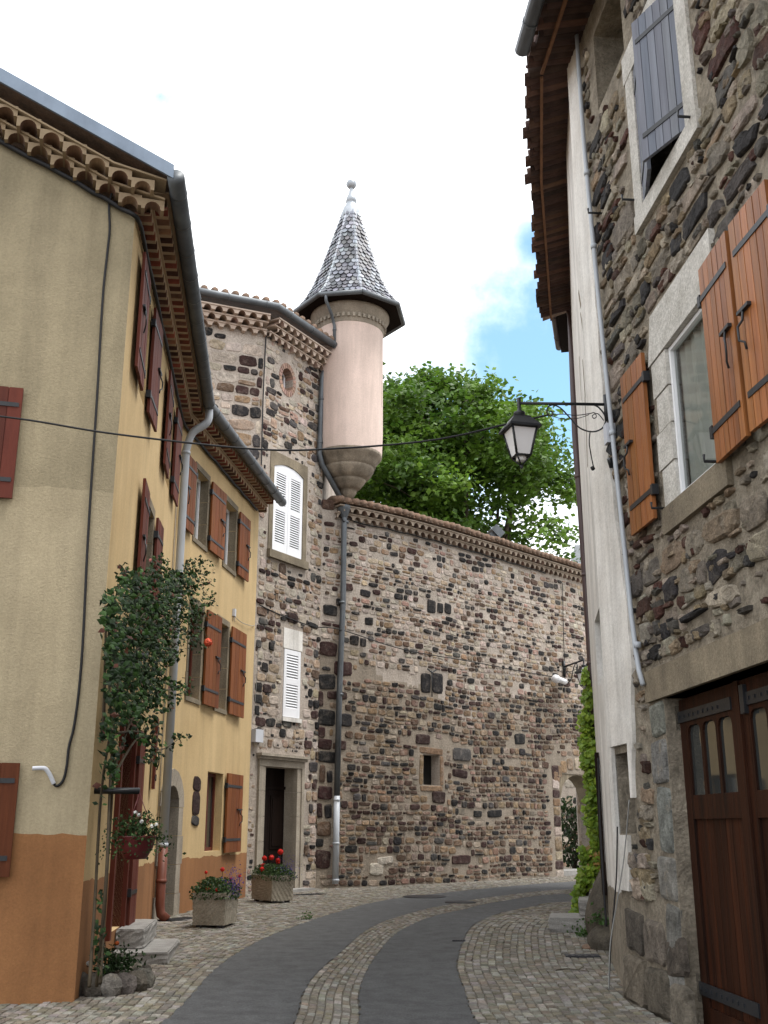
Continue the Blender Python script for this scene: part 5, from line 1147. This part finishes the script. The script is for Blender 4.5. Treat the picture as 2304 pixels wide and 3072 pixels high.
# cables coming down the corner and the corner base
cable([rsP(1904, 2400, .05), rsP(1893, 2560, .06), RS.P(.22, .9, .10), RS.P(.1, .5, .16), RS.P(.03, .1, .18)], .006, 'grey cable strands running down the corner of the barn to the ground', mat=m_greywire)
cable([rsP(1868, 2480, .05), rsP(1872, 2620, .07), RS.P(.1, .85, .10), RS.P(.06, .45, .15), RS.P(.0, .1, .17)], .007, 'thin black cable beside the grey strands at the barn corner')
cable([RW.P(RW.len - 1.9, 2.25, .03), RW.P(RW.len - 1.85, 1.6, .05), RW.P(RW.len - 1.6, 1.0, .06), RW.P(RW.len - 1.5, .5, .06)], .012, 'dark iron rod standing against the white plaster above the boulder')
def rock(name, c, dims, mat, seed, label, cat, sub=4, amp=.16, taper=.0):
    bm = bmesh.new(); bmesh.ops.create_icosphere(bm, subdivisions=sub, radius=1); rr = random.Random(seed)
    ds = [(Vector((rr.gauss(0, 1), rr.gauss(0, 1), rr.gauss(0, 1))).normalized(), rr.uniform(.5, .95), rr.uniform(-.6, 1)) for _ in range(16)]
    mb = MB(); vs = []
    for v in bm.verts:
        d = v.co.normalized(); k = 1 + sum(a * amp * max(0, d.dot(n) - t) / (1 - t) for n, t, a in ds) + .02 * math.sin(d.x * 13 + d.z * 9) * math.sin(d.y * 11)
        tp = 1 - taper * max(0, d.z); vs.append((c[0] + d.x * dims[0] * k * tp, c[1] + d.y * dims[1] * k * tp, c[2] + d.z * dims[2] * k))
    mb.add(vs, [tuple(v.index for v in f.verts) for f in bm.faces], 0, None, True); bm.free()
    return mb.build(name, mat, label=label, category=cat)
b0 = gp(1815, 2850); rock('guard_stone', (b0.x + .20, b0.y + .35, .42), (.33, .42, .66), m_mush, 5, 'tall rounded weathered guard stone leaning against the white house corner', 'boulder', taper=.28)
rock('guard_stone', (b0.x + .12, b0.y + .02, .19), (.25, .24, .24), m_mush, 9, 'squat grey boulder at the foot of the tall guard stone', 'boulder')
rock('cobble_stone', (b0.x - .2, b0.y + .02, g(b0.y) + .03), (.07, .06, .035), m_terra, 3, 'small reddish loose stone lying beside the squat boulder', 'stone', sub=2)

# steps on the right, handrail, ivy
def slab_step(name, F, x0, x1, y0, y1, z0, z1, mat, label, bev=.012):
    bm = bmesh.new(); bmesh.ops.create_cube(bm, size=1)
    for v in bm.verts: v.co = Vector((x0 + (v.co.x + .5) * (x1 - x0), y0 + (v.co.y + .5) * (y1 - y0), z0 + (v.co.z + .5) * (z1 - z0)))
    bmesh.ops.subdivide_edges(bm, edges=bm.edges[:], cuts=5, use_grid_fill=True)
    for v in bm.verts: v.co += Vector((R.uniform(-1, 1), R.uniform(-1, 1), R.uniform(-.4, .4))) * .007
    es = [e for e in bm.edges if len(e.link_faces) == 2 and e.calc_face_angle(0) > .9]; bmesh.ops.bevel(bm, geom=es, offset=bev, segments=2, affect='EDGES')
    bm.verts.ensure_lookup_table(); bm.verts.index_update(); O, ex, ey, ez = F; mb = MB()
    mb.add([O + ex * v.co.x + ey * v.co.y + ez * v.co.z for v in bm.verts], [tuple(v.index for v in f.verts) for f in bm.faces], 0); bm.free()
    return mb.build(name, mat, label=label, category='step')
fl = gp(1648, 2800); Fs = (Vector((fl.x, fl.y, 0)), Vector((.985, -.17, 0)), Vector((.17, .985, 0)), Vector((0, 0, 1)))
slab_step('stone_step', Fs, 0, .92, 0, .85, .10, .36, m_granite, 'lower pale stone step jutting from the white house on the right')
slab_step('stone_step', Fs, .40, 1.1, .3, 1.25, .361, .56, m_granite, 'upper pale stone step below the ivy on the right')
hr0, hr1 = at_y(1728, 2700, 15.9), at_y(1786, 2545, 16.4); mb = MB(); tube(mb, [hr0 - Vector((0, 0, .2)), hr0, hr1], .03, 8); mb.build('handrail', m_iron, label='black iron handrail sloping up through the ivy beside the right steps', category='handrail')
iv = thing('ivy', 'bright green creeper climbing the far end of the white house', 'climbing plant', tuple(gp(1735, 2755)))
mb = MB()
IV = [(1755, 2030, 10, 16.55), (1764, 2090, 16, 16.5), (1762, 2160, 20, 16.5), (1765, 2230, 22, 16.45), (1778, 2270, 22, 16.3), (1772, 2330, 24, 16.4), (1784, 2380, 22, 16.3), (1772, 2430, 22, 16.4), (1782, 2490, 18, 16.3), (1784, 2540, 14, 16.2), (1792, 2590, 18, 16.1), (1775, 2585, 18, 16.1), (1766, 2620, 18, 16.0), (1745, 2640, 16, 15.95), (1735, 2680, 14, 15.9), (1730, 2720, 12, 15.8), (1720, 2750, 8, 15.7), (1755, 2570, 14, 16.1), (1760, 2200, 14, 16.5), (1752, 2290, 10, 16.4)]
for u, v, r, Y in IV:
    for _ in range(int(34 + r * 4.2)):
        p = at_y(u + R.gauss(0, r * .5), v + R.gauss(0, r * .95), Y + R.uniform(-.18, .22))
        c = mixc((.13, .23, .022), (.29, .41, .04), R.random() ** 1.1)
        if 2540 < v < 2640 and u > 1770 and R.random() < .35: c = (.32, .20, .05)
        leaf(mb, p, R.uniform(.07, .13), jit(c, .2), Vector((R.gauss(-.5, .5), R.gauss(-.8, .5), R.gauss(.5, .5))), .85)
mb.build('foliage', m_leaf, iv)
mb = MB()
for k in range(3): tube(mb, smooth_path([at_y(1738 + 5 * k, 2745, 15.9), at_y(1770 + 3 * k, 2600, 16.3), at_y(1778 - 3 * k, 2400, 16.5), at_y(1768 + 4 * k, 2200, 16.6), at_y(1758 + 3 * k, 2050, 16.65)], 5), .018, 5)
mb.build('stem', m_bark, iv)
def weed(p, r, n, label, cat='weed', col=(.06, .12, .03), size=.05, mat=None):
    mb = MB()
    for _ in range(n):
        d = Vector((R.gauss(0, .5), R.gauss(0, .5), abs(R.gauss(0, .5)))); leaf(mb, Vector(p) + d * r, size * R.uniform(.6, 1.3), jit(col, .3))
    return mb.build('weed', mat or m_leaf, label=label, category=cat)
weed(gp(1722, 2800), .13, 90, 'green weed tuft growing against the front of the lower right step')
weed((b0.x - .05, b0.y - .06, .42), .14, 110, 'green weeds rooted between the two guard stones')
weed(gp(1755, 2812), .12, 80, 'green weed tuft between the right step and the squat boulder')
weed(gp(921, 2760), .10, 90, 'small grass tuft at the left edge of the asphalt', size=.035)

# ------------------------------------------------------------------ steps and planting by the yellow house door
Fy = (L1.P(0, 0, 0), L1.T(0), L1.Nn(0), Vector((0, 0, 1)))
slab_step('stone_step', Fy, l1Y(12.05), l1Y(13.5), .01, .62, .02, .215, m_granite, 'big lower granite slab step at the yellow house door')
slab_step('stone_step', Fy, l1Y(12.4), l1Y(13.75), .01, .32, .217, .42, m_granite, 'smaller upper granite step at the yellow house door')
pc = gp(318, 2990); pr = Vector((pc.x - .10, pc.y + .40, g(pc.y)))
rp = thing('stone_bed', 'low half-round bed of rough stones at the corner of the yellow house', 'planting bed', tuple(pr))
for i in range(9):
    a = rad(-100 + i * 24); p = pr + Vector((math.cos(a - .3) * .34, math.sin(a - .3) * .40, .08)); mb = MB()
    bm = bmesh.new(); bmesh.ops.create_icosphere(bm, subdivisions=2, radius=1); rr = [R.uniform(.85, 1.15) for _ in bm.verts]
    vs = [p + Vector((v.co.x * .11 * rr[k], v.co.y * .10 * rr[k], v.co.z * .12 * rr[k])) for k, v in enumerate(bm.verts)]
    mb.add(vs, [tuple(v.index for v in f.verts) for f in bm.faces], 0, jit(R.choice([(.15, .13, .11), (.24, .22, .19), (.09, .08, .07)]), .2)); bm.free(); mb.build('edging_stone', m_stone_r, rp)
mb = MB(); lathe(mb, (pr.x, pr.y), [(.33, pr.z + .02), (.31, pr.z + .13), (0, pr.z + .16)], 20); mb.build('soil', m_soil, rp)
mb = MB()
for _ in range(420):
    d = Vector((R.gauss(0, .11), R.gauss(0, .14), abs(R.gauss(0, .10)))); leaf(mb, pr + d + Vector((.06, .02, .16)), R.uniform(.03, .06), jit((.018, .036, .012), .35))
lpt = mb.build('low_plants', m_leaf_g, loc=tuple(pr + Vector((.12, 0, .16))), label='low dark plants filling the half-round stone bed', category='plants', kind='stuff')
mb = MB()
for d, c in ((Vector((.10, -.12, .42)), (.45, .10, .02)), (Vector((-.12, -.25, .26)), (.6, .6, .58)), (Vector((.02, -.3, .24)), (.6, .6, .55))): blossom(mb, pr + d, .03, c, 8)
mb.build('blossom', m_petal, lpt)
ro = thing('climbing_rose', 'dark leaved climbing rose with one coral bloom trained up the yellow house', 'climbing rose', tuple(pr + Vector((0, 0, .15))))
def l1o(u, v, o): s = L1.uv(u, v, o); return L1.P(s[0], s[1], 0) + L1.Nn(0) * o
mb = MB(); stems = [[(268, 2960), (285, 2700), (302, 2400), (330, 2200), (370, 2000), (420, 1800), (470, 1690)], [(290, 2960), (318, 2640), (330, 2350), (345, 2150), (380, 1950), (470, 1800), (620, 1700)],
                    [(300, 2950), (322, 2600), (340, 2300), (330, 2100), (325, 1900), (350, 1780), (380, 1700)], [(330, 2200), (400, 2000), (520, 1880), (600, 1920), (690, 1935)], [(345, 2300), (400, 2150), (470, 2080), (545, 2060)], [(345, 2320), (420, 2210), (480, 2250), (545, 2210)],
                    [(330, 2100), (440, 1900), (560, 1720), (590, 1675)], [(310, 2200), (315, 2000), (320, 1850), (335, 1800)], [(340, 2200), (430, 2200), (470, 2270)]]
for st in stems:
    tube(mb, smooth_path([l1o(u, v, .10 + .18 * math.sin(i * 1.3 + u) ** 2) for i, (u, v) in enumerate(st)], 5), .016, 6, r1=.005)
mb.build('stem', m_stem, ro)
mb = MB()
def cl(u, v, ru, rv, n, o0=.06, o1=.5, size=(.05, .085), young=.04):
    for _ in range(int(n * 1.25)):
        while True:
            a, b = R.uniform(-1, 1), R.uniform(-1, 1)
            if a * a + b * b < 1: break
        p = l1o(u + a * ru, v + b * rv, R.uniform(o0, o1)); c = mixc((.006, .015, .005), (.036, .08, .018), R.random() ** 2)
        if R.random() < young * .6: c = (.075, .028, .018)
        leaf(mb, p, R.uniform(*size), jit(c, .3), Vector((R.gauss(.7, .7), R.gauss(-.5, .7), R.gauss(.6, .6))), .68)
for q in ((470, 1770, 120, 70, 560), (575, 1790, 100, 80, 420, .1, .6), (630, 1820, 55, 40, 110, .2, .6), (520, 1850, 70, 60, 240), (420, 1860, 100, 70, 380), (420, 1960, 110, 80, 520), (400, 2060, 90, 80, 420), (470, 2080, 80, 60, 240), (380, 2130, 45, 50, 90), (355, 2230, 30, 40, 24), (510, 1930, 60, 60, 200), (480, 1690, 30, 30, 40, .2, .4, (.045, .07), .3), (370, 1720, 25, 30, 30, .2, .4, (.045, .07), .25),
          (600, 1690, 25, 25, 26, .3, .5), (640, 1730, 35, 25, 36, .3, .6), (640, 1800, 35, 20, 40, .3, .6), (590, 1900, 35, 60, 70, .3, .5), (660, 1945, 45, 18, 60, .3, .5), (630, 1920, 30, 20, 30, .3, .5), (560, 2060, 30, 30, 46, .2, .4), (545, 2210, 30, 12, 26, .2, .4), (440, 2190, 50, 50, 100), (455, 2270, 25, 30, 34, .2, .4), (325, 1830, 25, 60, 46), (340, 1950, 25, 60, 60), (330, 2170, 24, 40, 30), (312, 2210, 14, 30, 14), (340, 2320, 16, 40, 24),
          (300, 2780, 16, 110, 40, .1, .3), (310, 2880, 22, 50, 40, .1, .3), (600, 1715, 65, 40, 130, .2, .6), (540, 1760, 70, 50, 160, .2, .6), (650, 1770, 45, 40, 80, .3, .6), (600, 1850, 50, 40, 80, .2, .5), (440, 1920, 70, 120, 300, .1, .3)): cl(*q)
for st in stems:
    pts = smooth_path([Vector((u, v, 0)) for u, v in st], 10)
    for p in pts[20:]: cl(p.x, p.y, 22, 22, 2, .1, .4)
mb.build('foliage', m_leaf_g, ro)
mb = MB(); blossom(mb, l1o(624, 1927, .66), .085, (.78, .15, .08), 44); mb.build('blossom', m_petal, ro)
mb = MB(); blossom(mb, l1o(452, 1681, .4), .025, (.55, .22, .2), 10); mb.build('blossom', m_petal, ro)
for zz, u0, v0 in ((0, 300, 1950), (1, 266, 2368)):
    a = L1.P(.25, 0, 0); s, z = L1.uv(u0 + 30, v0, .1); mb = MB()
    b_a, b_b = L1.P(max(.22, s - .5), z, -.0), L1.P(max(.22, s - .5) + .02, z, .42)
    tube(mb, [b_a, b_b], .03, 4); mb.build('plant_bracket', m_iron, label=('black iron bracket holding the rose high on the yellow wall', 'black iron bracket carrying the hanging basket')[zz], category='bracket'); br_end = b_b
hb = thing('hanging_basket', 'red hanging basket of trailing white flowers by the yellow house door', 'hanging basket', (br_end.x + .0, br_end.y, br_end.z - .62))
hc = Vector(ORG[hb.name]); mb = MB(); lathe(mb, hc, [(0, hc.z), (.10, hc.z + .005), (.155, hc.z + .10), (.18, hc.z + .20), (.185, hc.z + .21), (.17, hc.z + .21), (.0, hc.z + .17)], 24); mb.build('pot', m_redpl, hb)
mb = MB()
for k in range(3): a = 2.1 * k; tube(mb, [hc + Vector((math.cos(a) * .17, math.sin(a) * .17, .2)), br_end + Vector((0, 0, -.02))], .004, 4)
mb.build('hanger', m_redpl, hb)
mb = MB()
for _ in range(900):
    d = Vector((R.gauss(0, .13), R.gauss(0, .13), R.gauss(.27, .07))); d.z -= max(0, math.hypot(d.x, d.y) - .16) * .9
    leaf(mb, hc + d, R.uniform(.025, .05), jit(mixc((.02, .04, .015), (.06, .11, .035), R.random() ** 2), .25))
mb.build('foliage', m_leaf_g, hb)
mb = MB()
for d in (Vector((.02, -.05, .40)), Vector((.2, -.1, .31)), Vector((.0, -.12, .42)), Vector((.17, -.16, .30)), Vector((.08, -.2, .34))): blossom(mb, hc + d, .026, (.75, .75, .72), 9)
mb.build('blossom', m_petal, hb)

# ------------------------------------------------------------------ stone planters with flowers
def planter(corner, left, yawfix, L_, Wd, hgt, label):
    a = Vector((corner.x, corner.y, 0)); ex = (Vector((left.x, left.y, 0)) - a).normalized() if not yawfix else Vector(yawfix).normalized(); ey = Vector((ex.y, -ex.x, 0))
    if ey.y < 0: ey = -ey
    z = g(a.y); t = thing('stone_planter', label, 'planter', (a + ex * L_ / 2 + ey * Wd / 2 + Vector((0, 0, z)))[:], 'chiselled stone planters along the yellow house')
    F_ = (a + Vector((0, 0, z)), ex, ey, Vector((0, 0, 1))); bm = bmesh.new(); th = .07
    def bx(x0, x1, y0, y1, z0, z1):
        r = bmesh.ops.create_cube(bm, size=1)
        for v in r['verts']:
            co = Vector((x0 + (v.co.x + .5) * (x1 - x0), y0 + (v.co.y + .5) * (y1 - y0), z0 + (v.co.z + .5) * (z1 - z0)))
            k = .94 + .06 * co.z / hgt; v.co = Vector((L_ / 2 + (co.x - L_ / 2) * k, Wd / 2 + (co.y - Wd / 2) * k, co.z))
    bx(0, L_, 0, th, .05, hgt); bx(0, L_, Wd - th, Wd, .05, hgt); bx(0, th, th, Wd - th, .05, hgt - .002); bx(L_ - th, L_, th, Wd - th, .05, hgt - .002); bx(th, L_ - th, th, Wd - th, .05, .1)
    bmesh.ops.subdivide_edges(bm, edges=bm.edges[:], cuts=14, use_grid_fill=True)
    for v in bm.verts:                                                  # oblique chisel furrows
        q = math.sin((v.co.x + v.co.y + v.co.z * .8) * 2 * math.pi / .07 + math.sin(v.co.x * 9 + v.co.y * 7 + v.co.z * 11) * 2.0) * .006 + R.uniform(-.003, .003)
        c = Vector((v.co.x - L_ / 2, v.co.y - Wd / 2, 0)); v.co += c.normalized() * q
    bm.verts.index_update(); O, x_, y_, z_ = F_; mb = MB(); mb.add([O + x_ * v.co.x + y_ * v.co.y + z_ * v.co.z for v in bm.verts], [tuple(v.index for v in f.verts) for f in bm.faces]); bm.free(); mb.build('trough', m_trough, t)
    for i, j in ((0, 0), (1, 0), (0, 1), (1, 1)):
        mb = MB(); x, y = .05 + i * (L_ - .17), .05 + j * (Wd - .17); fbox(mb, F_, x, x + .07, y, y + .07, 0, .055); mb.build('foot', m_cast, t)
    mb = MB(); fbox(mb, F_, th, L_ - th, th, Wd - th, hgt - .1, hgt - .04); mb.build('soil', m_soil, t)
    return F_
def flowers(F_, L_, Wd, hgt, label, reds, purple):
    O, ex, ey, ez = F_; q = lambda x, y, z: O + ex * x * L_ + ey * y * Wd + ez * (hgt + z)
    t = thing('flowering_plant', label, 'flowers', q(.5, .5, 0)[:], 'flowers planted in the stone planters')
    mb = MB()
    for _ in range(1500):
        x, y = R.random(), R.random(); z = R.uniform(-.05, .20) * (1 - .5 * ((x - .5) ** 2 + (y - .5) ** 2) * 2)
        if x < .12 or x > .88 or y < .12 or y > .88: z -= .05
        leaf(mb, q(x * 1.16 - .08, y * 1.16 - .08, z), R.uniform(.03, .06), jit(mixc((.02, .045, .014), (.065, .12, .03), R.random() ** 1.5), .3))
    mb.build('foliage', m_leaf, t)
    for x, y, z, r in reds:
        mb = MB(); tube(mb, [q(x, y, .05), q(x, y, z)], .004, 4); mb.build('flower_stalk', m_stem, t)
        mb = MB(); blossom(mb, q(x, y, z), r, (.62, .022, .015), 26); mb.build('blossom', m_petal, t)
    mb = MB()
    for _ in range(purple[2]):
        x, y = purple[0] + R.gauss(0, .17), purple[1] + R.gauss(0, .2); leaf(mb, q(x, y, .04 + R.gauss(.08, .10)), R.uniform(.014, .028), jit((.10, .06, .26), .3))
    mb.build('lobelia', m_petal, t, kind='stuff')
F1 = planter(gp(673, 2789), gp(575, 2785), (-.98, .17, 0), .47, .58, .46, 'nearer stone planter with red geraniums and purple flowers')
flowers(F1, .47, .58, .46, 'red geraniums and trailing purple lobelia in the nearer stone planter', [(.75, .3, .26, .03), (.25, .3, .30, .042), (.1, .6, .17, .028), (.6, .1, .05, .03), (.3, .05, .04, .028), (-.05, .9, .2, .03), (.9, .2, .04, .026)], (.0, .55, 520))
F2 = planter(gp(814, 2713), gp(743, 2704), 0, .82, .44, .47, 'farther stone planter of red geraniums before the dark door')
flowers(F2, .82, .44, .47, 'red geraniums in the farther stone planter before the dark door', [(.70, .3, .28, .065), (.42, .35, .30, .065), (.15, .5, .40, .07), (.16, .4, .26, .055), (.3, .55, .22, .05), (.8, .35, .16, .05), (.5, .02, .10, .06), (1.0, .4, .14, .045)], (.02, .8, 260))

s_, z_ = L2.uv(699, 1838); mb = MB(); fbox(mb, (L2.P(s_, z_, 0), L2.T(s_), Vector((0, 0, 1)), L2.Nn(s_)), -.05, .05, -.07, .07, .003, .05); tube(mb, [L2.P(s_, z_ - .065, .025), L2.P(s_ + .05, z_ - .16, .03)], .007, 5)
mb.build('junction_box', m_meter, label='tiny pale junction box high on the yellow front right of the upper windows', category='junction box')
tw = [gp(1668, 2917), gp(1700, 2913), gp(1735, 2916), gp(1768, 2921)]; mb = MB(); tube(mb, smooth_path([p + Vector((0, 0, .022)) for p in tw], 4), .007, 5, r1=.003); a = tw[2] + Vector((0, 0, .022)); tube(mb, [a, gp(1752, 2908) + Vector((0, 0, .03))], .004, 5)
mb.build('twig', m_bark, label='thin dry twig lying on the cobbles in the right foreground', category='twig')
cable([L1.P(L1.len - .22, 7.5, .02), L1.P(L1.len - .22, 5.0, .02), L1.P(L1.len - .22, 2.6, .02), L1.P(L1.len - .22, 1.0, .02)], .008, 'thin beige wire running down beside the grey downpipe of the yellow house', mat=m_dress, sm=False)
# drain covers
def cover(u, v, sx, sy, yaw, label, rnd_=False, name='drain_cover'):
    c = gp(u, v); mb = MB(); F_ = frame((c.x, c.y, g(c.y)), yaw)
    if rnd_: lathe(mb, (c.x, c.y), [(0, g(c.y) + .024), (sx * .86, g(c.y) + .024), (sx * .88, g(c.y) + .020), (sx * .9, g(c.y) + .026), (sx, g(c.y) + .026), (sx, g(c.y))], 28)
    else:
        fbox(mb, F_, -sx, sx, -sy, sy, 0, .024)
        for i in range(5): x = -sx * .75 + sx * 1.5 * i / 4; fbox(mb, F_, x - sx * .09, x + sx * .09, -sy * .8, sy * .8, .024, .029)
    mb.build(name, m_cast, label=label, category='drain cover')
cover(1275, 2693, .42, 0, 0, 'round cast iron manhole cover in the asphalt near the curtain wall', True, 'manhole_cover')
cover(1382, 2710, .28, 0, 0, 'smaller round iron cover in the cobbled gutter strip', True, 'manhole_cover')
cover(535, 2761, .3, .13, rad(60), 'dark rectangular iron plate in the paving beside the nearer planter')
cover(1747, 2872, .19, .10, rad(-4), 'dark rectangular iron plate in the cobbles before the guard stones')
cover(930, 2686, .32, .12, rad(40), 'long iron grating in the paving below the dark carved door')
cover(1376, 2826, .08, .05, 0, 'tiny iron valve cover at the right edge of the asphalt')

# ------------------------------------------------------------------ plane tree behind the wall
tr = thing('plane_tree', 'big bright green plane tree rising behind the curtain wall', 'tree', (3.2, 41, 0))
TR = random.Random(5); clumps = []
OUT = [(1120, 1149), (1190, 1129), (1230, 1164), (1310, 1119), (1380, 1124), (1400, 1164), (1440, 1139), (1480, 1184), (1510, 1224), (1560, 1214), (1600, 1224), (1615, 1290), (1640, 1340), (1690, 1350), (1700, 1400), (1735, 1390), (1730, 1470), (1725, 1560), (1735, 1640), (1720, 1720), (1500, 1760), (1280, 1760), (1050, 1700), (1040, 1460), (1080, 1300)]
tries = 0
while len(clumps) < 350 and tries < 12000:
    tries += 1; u, v = TR.uniform(1000, 1745), TR.uniform(1060, 1850)
    if v < 1740 and not inside(u, v, OUT): continue
    low = v > 1440 and u > 1380
    if low and TR.random() < .66: continue
    Y = TR.gauss(41, 2.3); p = at_y(u, v, Y)
    clumps.append((p, v < 1740 and low))
tp = Vector((3.3, 41.2, 0)); fork = Vector((3.3, 41.2, 7.5))
mb = MB(); tube(mb, smooth_path([tp, tp + Vector((.05, 0, 3)), fork], 4), .42, 12, r1=.30); mb.build('trunk', m_bark, tr)
mb = MB(); mains = []
for k in range(8):
    a = k * .785; e = Vector((3.2 + math.cos(a) * R.uniform(1.5, 3.4), 41 + math.sin(a) * 1.8, R.uniform(13.5, 18.2))); md = fork.lerp(e, .5) + Vector((math.cos(a) * .5, math.sin(a) * .5, .2))
    pth = smooth_path([fork - Vector((0, 0, .3)), md, e], 6); mains.append(pth); tube(mb, pth, .17, 7, r1=.04)
for p, _ in clumps[::2]:
    bst = min((q for m_ in mains for q in m_[3:]), key=lambda q: (q - p).length + (1.5 if q.z > p.z else 0)); md = bst.lerp(p, .5) + Vector((0, 0, .25)); tube(mb, [bst, md, p], .04, 5, r1=.012)
mb.build('branches', m_bark, tr)
mb = MB()
for p, low in clumps:
    sx = TR.uniform(.38, .66); n = int(TR.uniform(150, 230)) if not low else int(TR.uniform(90, 140)); tint = TR.random()
    if low: sx *= .85
    for _ in range(n):
        d = Vector((TR.gauss(0, sx), TR.gauss(0, sx), TR.gauss(0, sx * .5)))
        c = mixc((.032, .08, .011), (.14, .25, .028), min(1, max(0, tint * .75 + TR.random() * .35)))
        nn = Vector((TR.gauss(0, .6), TR.gauss(-.15, .6), TR.gauss(.9, .5))); leaf(mb, p + d, TR.uniform(.17, .30), jit(c, .2), nn, .85)
mb.build('crown', m_leaf, tr)
# distant roof showing past the end of the curtain wall
mb = MB(); a, b = at_y(1700, 1712, 46), at_y(1775, 1650, 46)
mb.add([(a.x, 46, a.z - .2), (b.x + 3, 46, a.z - .2), (b.x + 3, 50, b.z + 1.3), (b.x, 50, b.z + 1.3), (a.x, 46, 0), (b.x + 3, 46, 0), (b.x + 3, 50, 0), (a.x + 1, 50, 0)], [(0, 1, 2, 3), (4, 5, 1, 0), (5, 6, 2, 1), (6, 7, 3, 2), (7, 4, 0, 3), (4, 7, 6, 5)])
mb.build('distant_house', m_zinc, label='far slate roof peeping over the right end of the curtain wall', category='house')
